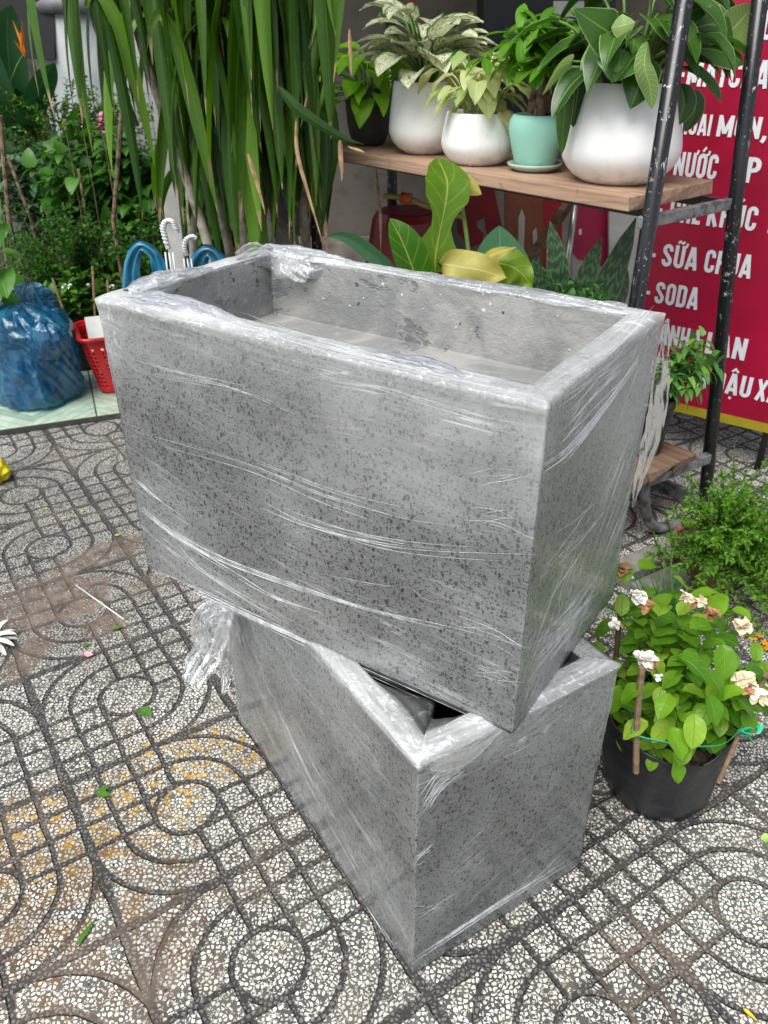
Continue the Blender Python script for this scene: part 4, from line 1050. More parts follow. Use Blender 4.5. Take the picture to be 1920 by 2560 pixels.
for x, y, Y, r, mm in [(1378, 1283, 1.20, .020, [(PET, 9)]), (1386, 1298, 1.19, .020, [(PET, 8), (PETB, 4)]), (1347, 1233, 1.27, .020, [(PETB, 8), (PET, 4)]), (1390, 1425, 1.10, .023, [(PET, 20), (PETB, 6)]), (1487, 1290, 1.22, .020, [(PETC, 9), (PETB, 3)]),
                       (1515, 1300, 1.21, .018, [(PETC, 8)]), (1537, 1325, 1.2, .020, [(PETB, 12)]), (1606, 1352, 1.2, .024, [(PETC, 14)]), (1608, 1468, 1.12, .024, [(PETC, 18), (PETB, 6)]), (1632, 1492, 1.11, .022, [(PET, 8), (PETC, 8)]), (1327, 1345, 1.22, .016, [(PET, 6), (PETB, 3)]), (1420, 1462, 1.08, .012, [(PET, 5)])]:
    flower(t, at(x, y, Y), r, mm)
STAKE = wood('split bamboo', (.30, .21, .13), (.20, .13, .08), V((0, 0, 1)))
for pts, r in (([at(1387, 1440, 1.085), at(1376, 1560, 1.088), at(1374, 1668, 1.090)], .006), ([at(1655, 1455, 1.14), at(1604, 1570, 1.12), at(1552, 1690, 1.10)], .0045), ([at(1342, 1300, 1.34), at(1330, 1430, 1.35), at(1322, 1560, 1.36)], .006)):
    MB().tube(spline(pts, 4), r, 7).build('stake', STAKE, t)
RIB = simple('green plastic ribbon', (.03, .42, .22), .35, .1, 30, .2, spec=.6)
P1, P2, P3 = at(1376, 1590, 1.078), at(1604, 1572, 1.107), at(1330, 1500, 1.355); zR = (P1.z+P2.z)/2
def strip(pts, w_, name='ribbon', mat=RIB, par=None, side=V((0, 0, 1)), tw=0):
    P_ = spline(pts, 6); v = []; f = []
    for i, p in enumerate(P_):
        tg = (P_[min(i+1, len(P_)-1)]-P_[max(0, i-1)]).normalized(); s = (side-tg*side.dot(tg)).normalized(); s = Matrix.Rotation(tw*i/len(P_), 3, tg) @ s
        v += [tuple(p+s*w_/2), tuple(p-s*w_/2)]
    for i in range(len(P_)-1): f.append((2*i, 2*i+1, 2*i+3, 2*i+2))
    o = mesh(name, v, f, mat, par, True); sm = o.modifiers.new('thickness', 'SOLIDIFY'); sm.thickness = .0004; return o
strip([P3, V((.47, 1.13, zR)), P1, V((.60, 1.06, zR-.004)), P2], .008, par=t, tw=.6); strip([P2, V((.72, 1.25, zR)), V((.60, 1.36, zR)), P3], .008, par=t, tw=1)
bw = at(1600, 1580, 1.10); strip([bw, bw+V((.012, -.01, .018)), bw+V((.022, -.015, .012)), bw+V((.03, -.01, .028))], .010, 'ribbon', par=t, tw=2); strip([bw, bw+V((.012, -.01, -.004)), bw+V((.02, -.01, -.016))], .010, 'ribbon', par=t, tw=1.5)
strip([bw+V((-.006, 0, 0)), bw+V((.0, -.012, .010)), bw+V((.014, -.012, .004)), bw+V((.0, -.006, -.006))], .008, 'ribbon', par=t, tw=3)
# fine leaved bush behind it
BC = V((.955, 1.995, .001))
t = thing('potted_plant', 'bushy fine leaved green plant in a terracotta pot below the rack post', 'plant', BC)
TER = simple('terracotta', (.28, .12, .07), .8, .25, 20)
lathe_pot(t, BC, [(0.0005, 0), (.075, 0), (.082, .01), (.10, .11), (.108, .112), (.110, .135), (.102, .137), (.098, .12)], TER, .098, .118, 48)
FINE = leafmat('fine bright leaf', (.055, .17, .015), (.16, .34, .03), (.16, .34, .05), .4, .35, 4, .1)
BT = BC+V((0, 0, .12))
shrub(t, BT, V((.985, 1.82, .20)), (.30, .26, .27), 300, 15, (.013, .021), .5, FINE, TWIG, .0017, up=.3, surface=.25, start=.25)
Lv = Leaves(); b = MB()
for a, e in (((1580, 1150, 1.98), (1588, 955, 2.0)), ((1500, 1180, 1.98), (1470, 1120, 1.98)), ((1450, 1180, 1.95), (1440, 1105, 1.95)), ((1600, 1120, 2.0), (1640, 1070, 2.02)), ((1540, 1140, 2.0), (1530, 1060, 2.02)), ((1620, 1180, 1.95), (1655, 1110, 1.97)), ((1570, 1160, 1.9), (1560, 1080, 1.92)), ((1610, 1150, 1.98), (1615, 1040, 2.0)), ((1430, 1220, 1.9), (1412, 1150, 1.9)), ((1480, 1160, 1.95), (1500, 1090, 1.97)), ((1520, 1180, 1.85), (1545, 1110, 1.86)), ((1640, 1220, 1.85), (1670, 1150, 1.87))):
    p0, p1 = at(*a), at(*e); P_ = bez([p0, p0.lerp(p1, .3)+V((.012, 0, 0)), p0.lerp(p1, .7)-V((.008, 0, 0)), p1], 14); b.tube([BT]+P_, [.0018]*14+[.001, .0008], 5, False)
    for i in range(1, 15):
        for s_ in (1, -1):
            d = V((cos(i*1.57), sin(i*1.57), 0))*s_+V((0, 0, .5)); l = .02*(1-.4*i/14); Lv.small(P_[i], d, l, l*.45)
b.build('shoot_stems', TWIG, t, True); Lv.build('shoot_leaves', FINE, t)
# dark grass tuft between
GT = V((.70, 1.62, .001)); t = thing('potted_plant', 'small tuft of dark grassy blades between jasmine and fine leaved bush', 'plant', GT)
lathe_pot(t, GT, [(0.0005, 0), (.045, 0), (.06, .10), (.062, .11), (.056, .11), (.055, .09)], simple('black plastic', (.012, .012, .013), .4), .055, .095, 32)
Lv = Leaves(); GRS = leafmat('dark grass blade', (.03, .12, .02), (.07, .22, .04), None, .45, .25, 3, 0)
for i in range(170):
    a = random.random()*6.28; e = radians(random.uniform(35, 88)); Lv.leaf(GT+V((random.uniform(-.03, .03), random.uniform(-.03, .03), .09)), (cos(a)*cos(e), sin(a)*cos(e), sin(e)), random.uniform(.10, .2), .004, 'strap', .9, .1, 6, 1)
Lv.build('foliage', GRS, t)
# little orange flowers at the frame edge
OC = V((1.08, 1.68, .001)); t = thing('potted_plant', 'tiny orange yellow flowers on thin stems at the right frame edge', 'plant', OC)
lathe_pot(t, OC, [(0.0005, 0), (.04, 0), (.05, .08), (.046, .08), (.044, .06)], simple('black plastic pot', (.012, .012, .013), .4), .044, .066, 24)
OR = simple('orange petal', (.75, .32, .01), .5, .1); b = MB()
for x, y in ((1625, 1378), (1640, 1372), (1650, 1388), (1635, 1395), (1655, 1400)):
    p = at(x, y, 1.66); petiole(b, OC+V((0, 0, .06)), p, .001, .0008); Lv = Leaves()
    for j in range(6): Lv.leaf(p, (cos(j*1.05), sin(j*1.05)-.3, .4), .012, .007, 'oval', .5, .2, 3, 1)
    Lv.build('flower', OR, t)
b.build('stems', STEM, t)
# beams on the ground
CON = simple('grey painted beam', (.20, .185, .17), .7, .18, 25, .3, 60, col2=(.13, .12, .11))
a = gr(1330, 1210, .075); b_ = gr(1500, 1138, .075); X = (b_-a).normalized(); Yb = V((0, 0, 1)).cross(X)
o_ = MB().box((a+b_)/2-V((0, 0, .0375))-Yb*.035, ((b_-a).length, .075, .074), X, Yb).build('beam', CON, None, bevel=.003); tag(o_, 'long grey beam lying behind the fine leaved bush, the taller of two', 'beam', 'grey beams')
o_ = MB().box((a+b_)/2-V((0, 0, .052))-Yb*.112-X*.02, ((b_-a).length*.96, .073, .045), X, Yb).build('beam', CON, None, bevel=.003); tag(o_, 'low grey beam lying in front of the taller beam, near the jasmine', 'beam', 'grey beams')
# basil like plant in black pot on the lower board
PC_ = V((.815, 2.33, .2635)); t = thing('potted_plant', 'leafy pepper plant in a black pot on the lower board before the sign', 'plant', PC_)
lathe_pot(t, PC_, [(0.0005, 0), (.060, 0), (.064, .01), (.076, .15), (.082, .155), (.083, .185), (.078, .186), (.075, .16)], simple('black ribbed plastic', (.010, .010, .011), .35), .074, .165, 120, lambda a, z: 1+.008*sin(z*260))
PEP = leafmat('pepper leaf', (.05, .15, .03), (.10, .25, .05), (.16, .32, .10), .42, .3, 5, .4, young=(.20, .40, .06))
shrub(t, PC_+V((0, 0, .17)), PC_+V((.085, -.01, .27)), (.125, .10, .135), 24, 5, (.045, .07), .38, PEP, STEM, .002, 'leaf', 'lance', .1, surface=.35, start=.4, droop=1.3)

# ================================================================== UNDER THE SHELF
MOON = leafmat('moonlight leaf', (.035, .13, .006), (.15, .25, .015), (.40, .40, .08), .36, .35, 6, .45)
MOONY = leafmat('yellow leaf', (.36, .31, .04), (.46, .42, .12), (.64, .62, .32), .4, .4, 6, .25); DKL = leafmat('round dark leaf', (.025, .09, .04), (.04, .12, .05), (.05, .15, .08), .35, .15, 4, .4)
MC = V((.30, 2.38, .001)); t = thing('potted_plant', 'philodendron with big wavy yellow green leaves rising behind the upper planter', 'plant', MC)
lathe_pot(t, MC, [(0.0005, 0), (.10, 0), (.11, .01), (.14, .26), (.145, .28), (.135, .28), (.13, .24)], BAGM, .13, .245, 48)
b = MB(); La, Lb, Lc = Leaves(), Leaves(), Leaves(); m0 = MC+V((0, 0, .25))
def ux(Ls, pts, W, prof, **k):
    P_ = spline([at(*p) for p in pts], 6); petiole(b, m0, P_[0], .008, .006, .1); Ls.path(P_, W, prof, cross=3, **k)
def PW(lst):
    return lambda t: float(np.interp(t, [q[0] for q in lst], [q[1] for q in lst]))
PROF['wavy'] = PW([(0, .05), (.04, .6), (.12, 1.0), (.24, 1.05), (.36, .62), (.44, .42), (.52, .5), (.64, .95), (.80, 1.0), (.93, .6), (1, .05)])
ux(La, [(940, 590, 2.36), (940, 555, 2.36), (950, 500, 2.38), (962, 440, 2.40), (965, 390, 2.43), (945, 340, 2.5)], .135, 'wavy', side=(1, .2, 0), fold=.15, rnd=.45)
ux(La, [(910, 640, 2.25), (895, 590, 2.25), (868, 520, 2.26), (842, 472, 2.28)], .115, 'oval', side=(1, .5, .3), fold=.5, curl=.2, rnd=-.2)
ux(Lc, [(865, 600, 2.25), (815, 560, 2.24), (770, 525, 2.23), (735, 510, 2.22), (704, 512, 2.21)], .042, 'lance', side=(.3, .2, .9), fold=.2)
ux(Lb, [(960, 650, 2.15), (985, 600, 2.14), (1040, 565, 2.13), (1075, 545, 2.13), (1115, 535, 2.12)], .055, 'oval', side=(0, .3, 1), fold=.5, wave=.1)
ux(Lb, [(950, 570, 2.10), (985, 575, 2.09), (1040, 585, 2.08), (1095, 600, 2.07)], .095, 'oval', side=(0, .4, .9), fold=.1, wave=.22, wf=1.5)
ux(La, [(1030, 590, 2.18), (1075, 570, 2.17), (1120, 585, 2.15), (1150, 620, 2.14)], .095, 'oval', side=(0, .3, .9), fold=.2, wave=.1, rnd=.9)
ux(Lc, [(1090, 640, 2.32), (1085, 600, 2.33), (1080, 545, 2.35), (1078, 488, 2.38)], .165, 'oval', side=(1, .1, 0), fold=.05, rnd=.4)
ux(Lb, [(985, 395, 2.46), (1010, 400, 2.46), (1040, 420, 2.46)], .055, 'oval', side=(0, .3, 1))
b.build('stems', STEM, t, True); La.build('green_leaves', MOON, t); Lb.build('yellow_leaves', MOONY, t); Lc.build('dark_leaves', DKL, t)
# snake plant
def snakem():
    m = Mat('banded snake plant leaf'); u, v, _ = m.sep(m.uv('uv')); r = m.sep(m.attr('rnd')[0])[0]; c = m.coord()
    n = m.noise(m.comb(u*5, v*6, r*9), 1, 4, .7); bnd = ((u*13+n*3.5+r*5).fract()-.5).abs()*2
    col = m.mix(bnd.step(.5, .8), (.012, .040, .016), (.055, .105, .045)); col = m.mix((v-.5).abs().step(.43, .49)*.5, col, (.12, .16, .03))
    return m.done(m.bsdf(col, .4, m.bump(n, .2, .003), .4))
SNK = snakem(); SNC = V((.56, 2.42, .2635)); t = thing('potted_plant', 'snake plant with stiff dark banded leaves in a pot on the lower board', 'plant', SNC)
lathe_pot(t, SNC, [(0.0005, 0), (.07, 0), (.09, .18), (.095, .19), (.085, .19), (.08, .15)], simple('grey plastic pot', (.06, .06, .065), .5), .08, .16, 40)
Lv = Leaves(); s0 = SNC+V((0, 0, .15))
PROF['sword'] = PW([(0, .55), (.4, 1), (.7, .95), (.88, .55), (1, .02)])
for top_, mid, W in (((1188, 478, 2.42), (1205, 590, 2.40), .075), ((1150, 560, 2.36), (1178, 640, 2.37), .085), ((1300, 512, 2.42), (1262, 610, 2.41), .075), ((1374, 470, 2.44), (1310, 620, 2.42), .10), ((1230, 600, 2.36), (1240, 650, 2.38), .07), ((1350, 560, 2.5), (1330, 640, 2.46), .08), ((1120, 620, 2.4), (1160, 680, 2.4), .08)):
    q = at(*mid); Lv.path(spline([s0+V((random.uniform(-.03, .03), random.uniform(-.03, .03), 0)), s0.lerp(q, .5), q, at(*top_)], 6), W, 'sword', fold=.25, side=(1, .15, 0), cross=2, curl=.15)
Lv.build('foliage', SNK, t)
LC_ = V((.50, 2.22, .2635)); t = thing('potted_plant', 'low small leaved green plant in front of the snake plant leaves', 'plant', LC_)
lathe_pot(t, LC_, [(0.0005, 0), (.05, 0), (.07, .13), (.074, .14), (.066, .14), (.064, .12)], simple('brown plastic pot', (.05, .03, .02), .5), .064, .12, 32)
shrub(t, LC_+V((0, 0, .12)), at(1240, 660, 2.24), (.13, .08, .07), 28, 7, (.02, .034), .7, leafmat('small round leaf', (.03, .12, .02), (.07, .21, .04), None, .4, .3, 4, .1), STEM, .0015, up=.4)

# ================================================================== BACKGROUND
# wall of the house behind
def wallm():
    m = Mat('stained grey plaster'); c = m.coord(); n = m.noise(c, 2.2, 6, .65, .5); d = m.noise(c, 12, 5, .65)
    col = m.mix(n.step(.35, .7), (.20, .165, .14), (.30, .26, .225)); col = m.mix(d.step(.5, .7)*.5, col, (.16, .13, .11))
    return m.done(m.bsdf(col, .9, m.bump(d, .4, .01), .2))
WALLM = wallm()
WX0 = -1.05
b = MB(); b.box((2.2, 4.85, 1.6), (6.4, .12, 3.2))
o_ = b.build('house_wall', WALLM); tag(o_, 'stained grey plastered house wall behind the rack', 'wall')
o_ = MB().box((-.05, 4.70, .20), (2.0, .16, .40)).build('ledge', simple('pale stone ledge', (.36, .31, .27), .8, .2, 6), None, bevel=.01); tag(o_, 'low pale stone ledge at the foot of the house wall', 'ledge')
o_ = MB().box((-2.5, 6.6, 1.5), (5.2, .15, 3.0)).build('yard_wall', simple('dark weathered plaster', (.075, .070, .066), .9, .3, 3)); tag(o_, 'dark weathered yard wall behind the left shrubs', 'wall')
# unseen corrugated sheet added overhead to darken the back
AW = simple('grey corrugated awning', (.20, .20, .20), .6, .1)
b = MB(); nA = 100; v = []; f = []
for i in range(nA*4+1):
    x = -1.35+i*(6.0/(nA*4)); zz = .012*sin(i*pi/2)
    v += [(x, 2.95, 2.22+zz), (x, 6.6, 2.85+zz)]
for i in range(nA*4): f.append((2*i, 2*i+1, 2*i+3, 2*i+2))
o_ = mesh('awning', v, f, AW, None, True); sm = o_.modifiers.new('thickness', 'SOLIDIFY'); sm.thickness = .004; tag(o_, 'grey corrugated awning over the house wall', 'awning')
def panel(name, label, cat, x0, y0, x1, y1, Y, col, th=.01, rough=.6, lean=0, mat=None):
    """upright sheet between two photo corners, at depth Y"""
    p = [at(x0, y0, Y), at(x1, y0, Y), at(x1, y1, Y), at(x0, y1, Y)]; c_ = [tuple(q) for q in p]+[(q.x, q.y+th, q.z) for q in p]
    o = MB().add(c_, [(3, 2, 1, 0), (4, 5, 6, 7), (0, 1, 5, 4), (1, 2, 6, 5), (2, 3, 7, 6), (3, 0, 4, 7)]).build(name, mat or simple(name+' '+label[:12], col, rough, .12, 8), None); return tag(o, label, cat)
def polyplate(pts, Y, col, par, name, dy=-.003, mat=None):
    P_ = [at(x, y, Y) for x, y in pts]; P_ = [V((p.x, Y+dy, p.z)) for p in P_]; return mesh(name, [tuple(p) for p in P_], [tuple(range(len(P_)))], mat or simple('print '+name, col, .5, .1), par)
def banner(name, label, cat, x0, y0, x1, y1, Y, col, prints):
    c0 = at(x0, y1, Y); t_ = thing(name, label, cat, (c0.x, Y, max(0, c0.z)))
    p = [at(x0, y0, Y), at(x1, y0, Y), at(x1, y1, Y), at(x0, y1, Y)]; c_ = [tuple(q) for q in p]+[(q.x, q.y+.012, q.z) for q in p]
    MB().add(c_, [(3, 2, 1, 0), (4, 5, 6, 7), (0, 1, 5, 4), (1, 2, 6, 5), (2, 3, 7, 6), (3, 0, 4, 7)]).build('sheet', simple(name+' sheet'+str(x0), col, .6, .1), t_)
    for i, (c_, pts) in enumerate(prints): polyplate(pts, Y, c_, t_, 'print', -.002-.001*i)
    return t_
DR = (.15, .004, .008)
banner('banner', 'dark red and grey poster with a curved white gap, leaning under the shelf', 'poster', 955, 380, 1118, 700, 3.55, (.13, .12, .12),
       [(DR, [(988, 385), (1062, 385), (1100, 560), (1085, 575), (1050, 500), (1046, 470), (1030, 478), (1030, 490), (1046, 505), (1040, 525), (1015, 535), (988, 500)])])
banner('banner', 'orange brown poster with white drips, standing behind the round dark leaf', 'poster', 1090, 385, 1214, 700, 3.35, (.11, .03, .012),
       [((.16, .006, .012), [(1172, 385), (1214, 385), (1214, 640), (1176, 640)]), ((.22, .22, .22), [(1120, 470), (1127, 450), (1134, 470), (1131, 545), (1124, 560), (1119, 530)]), ((.05, .16, .14), [(1142, 540), (1166, 535), (1166, 568), (1145, 572)]), ((.24, .22, .21), [(1150, 500), (1158, 490), (1163, 530), (1152, 535)])])
banner('banner', 'crimson and pale grey poster between the metal pole and the white board', 'poster', 1236, 385, 1318, 700, 3.05, (.27, .27, .29),
       [((.27, .002, .04), [(1238, 385), (1318, 385), (1312, 590), (1300, 574), (1272, 566), (1248, 560), (1232, 540)]), ((.55, .5, .5), [(1250, 495), (1256, 493), (1256, 507), (1250, 507)])])
panel('white_board', 'plain off white board leaning between poster and rack post', 'board', 1316, 385, 1384, 700, 3.0, (.40, .40, .38), .02)
o_ = MB().tube([at(1243, 440, 2.95), at(1216, 640, 2.9)], .012, 12).build('metal_pole', simple('brushed metal', (.45, .45, .44), .3, .1, metal=.8), None, True); tag(o_, 'thin shiny metal pole standing under the shelf', 'pole')
o_ = MB().box((at(1232, 435, 3.0)+at(1100, 625, 2.85))/2, ((at(1232, 435, 3.0)-at(1100, 625, 2.85)).length, .03, .025), (at(1232, 435, 3.0)-at(1100, 625, 2.85)).normalized(), None if False else V((0, 0, 1)).cross((at(1232, 435, 3.0)-at(1100, 625, 2.85)).normalized()).normalized(), (at(1232, 435, 3.0)-at(1100, 625, 2.85)).normalized().cross(V((0, 0, 1)).cross((at(1232, 435, 3.0)-at(1100, 625, 2.85)).normalized()).normalized())).build('wooden_batten', WOOD2); tag(o_, 'brown wooden batten leaning diagonally across the posters', 'batten')
# red tub under the shelf
RC = at(880, 640, 3.45); RC = V((RC.x, 3.45, .001)); rt_ = thing('plastic_tub', 'dark red plastic tub turned upside down under the shelf', 'tub', RC)
zt = at(880, 470, 3.3).z
MB().lathe(RC, [(.24, 0), (.245, .02), (.225, .03), (.20, zt*.55), (.145, zt-.03), (.125, zt), (.0005, zt+.004)], 14).build('body', simple('red plastic', (.17, .004, .008), .4, .1), rt_, bevel=.006)
# yellow hose with orange coupling
o_ = MB().tube(spline([at(1000, 470, 3.3), at(920, 445, 3.3), at(885, 430, 3.32), at(845, 424, 3.33), at(830, 424, 3.34)], 5), .010, 10).build('hose', simple('dull yellow hose', (.30, .24, .07), .5), None, True)
tag(o_, 'dull yellow hose running behind the wavy leaf', 'hose')
ht = MB().tube([at(888, 431, 3.31), at(866, 426, 3.32)], .021, 12).build('coupling', simple('orange plastic', (.42, .10, .01), .45), o_, True)
ht.location = ht.location-V(o_.location) if False else ht.location
# green and orange packet behind the money tree, bright boxes
banner('seed_poster', 'green and orange printed packet hanging behind the money tree', 'poster', 1092, 60, 1205, 122, 3.9, (.06, .15, .09), [((.62, .27, .03), [(1092, 103), (1165, 103), (1148, 122), (1092, 122)]), ((.72, .62, .25), [(1108, 63), (1200, 63), (1196, 72), (1112, 70)])])
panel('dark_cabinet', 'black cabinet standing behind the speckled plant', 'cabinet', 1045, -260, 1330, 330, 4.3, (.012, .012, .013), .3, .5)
panel('white_notice', 'small white notice on the black cabinet behind the money tree', 'notice', 1196, 2, 1262, 44, 4.1, (.6, .6, .58), .01)
panel('red_pipe', 'short bright red bucket rim hanging on the house wall', 'bucket', 884, -60, 898, 26, 4.6, (.5, .01, .02), .05)

#PART3
# ================================================================== LEFT SIDE
# big drooping strap leaved plant
STRAP = leafmat('strap leaf', (.012, .046, .006), (.062, .150, .012), (.09, .19, .03), .38, .3, 3, 0, tip=(.42, .29, .17), tipr=.94, spec=.4, young=(.14, .30, .02), bumpv=.2)
DRYL = simple('dry leaf', (.36, .23, .13), .8, .25, 30)
DC = V((-.50, 3.02, .001)); t = thing('strap_leaf_plant', 'tall plant with long drooping dark green strap leaves hanging beside the rack', 'plant', DC)
lathe_pot(t, DC, [(0.0005, 0), (.12, 0), (.13, .01), (.17, .30), (.175, .32), (.16, .32), (.155, .28)], simple('faded plastic pot', (.10, .09, .085), .6), .155, .28, 48)
b = MB(); CAN = simple('pale cane', (.36, .32, .26), .8, .3, 20, .6, 50); heads = []
for i, (hx, hy, hz) in enumerate(((-.80, 3.02, 1.66), (-.42, 2.95, 1.80), (-.22, 3.05, 1.66), (-.60, 3.12, 1.95))):
    h_ = V((hx, hy, hz)); heads.append(h_); b.tube(bez([DC+V((.05*(i-1.5), .03*(i % 2), .25)), DC+V((.07*(i-1.5), .05, .9)), h_-V((0, 0, .45)), h_], 12), [.020-.0007*k for k in range(13)], 10)
Lv = Leaves(); Dr = Leaves(); rs = random.Random(5)
PROF['blade'] = lambda t: float(np.interp(t, [0, .15, .45, .65, .85, 1], [.40, .62, .95, 1.0, .62, .03]))
def strapleaf(tip, W, L=None):
    tip = V(tip); L = L or rs.uniform(.52, .80); ang = rs.gauss(0, .26); back = rs.uniform(.02, .16)
    top = tip+V((sin(ang)*L*.62, back, cos(ang)*L*.80)); out_ = V((tip.x-top.x, tip.y-top.y, 0))
    p = bez([top, top+V((out_.x*.45, out_.y*.45, .10+.05*rs.random())), tip+V((-out_.x*.10+rs.gauss(0, .02), -out_.y*.1, L*.48)), tip], 16)
    Lv.path(p, W, 'blade', side=(1, rs.uniform(-.6, .6), 0), fold=rs.uniform(.15, .5), twist=rs.uniform(-1.0, 1.0), cross=2, rnd=rs.random())
# (x, y of the tip in the photo, depth, width)
tips = [(118, 255, 2.9, .034), (200, 330, 2.86, .030), (160, 245, 2.80, .046), (178, 265, 2.84, .05), (242, 372, 2.92, .05), (295, 385, 2.86, .045), (335, 360, 2.9, .05), (300, 222, 2.78, .04), (330, 140, 2.76, .05), (345, 490, 2.95, .05), (308, 470, 2.8, .04), (425, 525, 2.85, .05),
        (445, 250, 2.76, .055), (520, 480, 2.75, .055), (520, 410, 2.80, .06), (455, 405, 2.78, .05), (460, 545, 2.88, .05), (520, 560, 2.85, .055), (565, 500, 2.80, .05), (600, 470, 2.80, .055), (640, 560, 2.82, .05), (697, 540, 2.85, .055), (690, 385, 2.78, .045), (715, 300, 2.74, .06), (640, 360, 2.80, .055), (610, 410, 2.76, .05),
        (585, 600, 2.95, .055), (555, 610, 2.9, .06), (480, 600, 2.92, .05), (500, 330, 2.74, .055), (565, 330, 2.74, .05), (545, 250, 2.72, .05), (470, 460, 2.82, .05), (398, 300, 2.80, .05), (385, 430, 2.84, .05), (410, 240, 2.75, .05), (655, 250, 2.74, .05), (720, 180, 2.72, .055), (735, 110, 2.74, .045), (590, 280, 2.72, .055), (625, 520, 2.86, .055), (670, 480, 2.84, .05)]
for x, y, Y, W in tips: strapleaf(at(x, y, Y), W*1.02)
hd_ = [(420, -120, 3.0), (560, -60, 2.95), (640, -110, 2.95), (470, 50, 3.0), (600, 60, 2.95), (375, 40, 3.1), (300, -60, 3.1), (545, 180, 3.1), (645, 200, 3.05), (450, 240, 3.12), (560, 320, 3.15), (650, 330, 3.12), (175, -150, 3.05), (500, -140, 2.9), (610, -150, 2.9), (480, 370, 3.2)]
for hx, hy, hY in hd_:
    h_ = at(hx, hy, hY)
    for j in range(17):
        a = j*2.4+rs.random(); reach = rs.uniform(.06, .24); drop = rs.uniform(.25, .52); up_ = rs.uniform(.02, .16); W = rs.uniform(.032, .050)
        d = V((cos(a)*1.15, sin(a)*.75-.12, 0)); e = h_+d*reach-V((0, 0, drop))
        if e.z < .72: e.z = .72+rs.random()*.2
        if e.x > -.20: e.x = -.20-rs.random()*.06
        p = bez([h_, h_+d*reach*.55+V((0, 0, up_)), h_+d*reach*1.05+V((0, 0, up_*.4-drop*.25)), e], 16)
        Lv.path(p, W, 'blade', side=(-d.y, d.x, .1), fold=rs.uniform(.15, .5), twist=rs.uniform(-.9, .9), cross=2, rnd=rs.random())
    b.tube([h_+V((0, 0, .02)), h_-V((.01, -.04, .25)), V((h_.x*.9-.03, 3.12, h_.z-.55))], .014, 8)
# the one that crosses the others to the right
Lv.path(spline([at(600, 185, 2.70), at(640, 232, 2.69), at(690, 268, 2.69), at(745, 300, 2.70), at(785, 312, 2.71)], 5), .034, 'lance', rnd=.1, side=(.2, .1, 1), cross=2)
for pts, W in (([(735, 300, 2.73), (735, 340, 2.73), (738, 392, 2.73)], .018), ([(535, 330, 2.73), (552, 390, 2.73), (573, 465, 2.73)], .016), ([(640, 250, 2.71), (642, 330, 2.71), (665, 420, 2.71), (698, 530, 2.71)], .014), ([(750, 315, 2.71), (772, 322, 2.7), (788, 330, 2.7)], .010),
               ([(812, 360, 3.2), (820, 450, 3.2), (822, 560, 3.2)], .014), ([(690, 400, 2.9), (700, 470, 2.9), (706, 560, 2.9)], .018), ([(755, 60, 2.72), (756, 110, 2.72), (758, 165, 2.72)], .012)):
    Dr.path(spline([at(*p) for p in pts], 6), W, 'long', side=(1, .3, 0), fold=.5, twist=1.0)
b.build('canes', CAN, t, True); Lv.build('foliage', STRAP, t); Dr.build('dry_leaves', DRYL, t)

# pale post leaning behind the strap leaves
PG = simple('pale grey painted post', (.46, .45, .42), .6, .12, 8, .15, 30)
pa, pb = at(334, 60, 3.45), at(392, 640, 3.30)
X = (pa-pb).normalized(); o_ = MB().box((pa+pb)/2, (.062, .03, (pa-pb).length+.6), V((1, 0, 0))-X*X.x, X.cross(V((1, 0, 0))), X).build('leaning_post', PG, bevel=.003)
tag(o_, 'pale grey flat post leaning behind the drooping strap leaves', 'post')
pa, pb = at(405, 330, 3.5), at(425, 640, 3.42)
o_ = MB().tube([pa, pb, pb-V((0, 0, .5))], .019, 12).build('cane', CAN, None, True); tag(o_, 'round beige cane standing right of the pale leaning post', 'cane')
# white hooks
PW_ = simple('white plastic', (.62, .64, .64), .4, .05)
def hook(px, label, Y, k=1.0):
    t_ = thing('plastic_hook', label, 'hook', (at(px[0][0], 0, Y).x, Y, .001)); P_ = spline([at(x, y, Y) for x, y in px], 6)
    MB().tube(P_, .0085*k, 10).build('hook', PW_, t_, True)
    b = MB()
    for p in P_[3:-4:2]: b.tube([p+V((-.0005, -.004, .0)), p+V((.0005, -.004, .004))], .0105*k, 8)
    b.build('ribs', PW_, t_, True)
    e = at(px[0][0], px[0][1], Y); f_ = V((e.x, Y, .01)); b = MB()
    for s_ in (-1, 0, 1): b.tube([e+V((s_*.012, 0, -.01)), e+V((s_*.014, 0, -.12))], .003, 6)
    b.tube([e+V((0, 0, -.11)), f_], .014, 10); b.build('shaft', PW_, t_, True)
hook([(364, 538), (357, 512), (353, 492), (360, 478), (372, 479), (380, 492), (383, 503)], 'white ribbed plastic hook rising behind the far left rim of the upper planter', 2.72)
hook([(404, 552), (399, 535), (403, 518), (415, 511), (424, 516)], 'second white plastic hook, right of the ribbed one, partly behind the strap leaves', 2.80, .9)
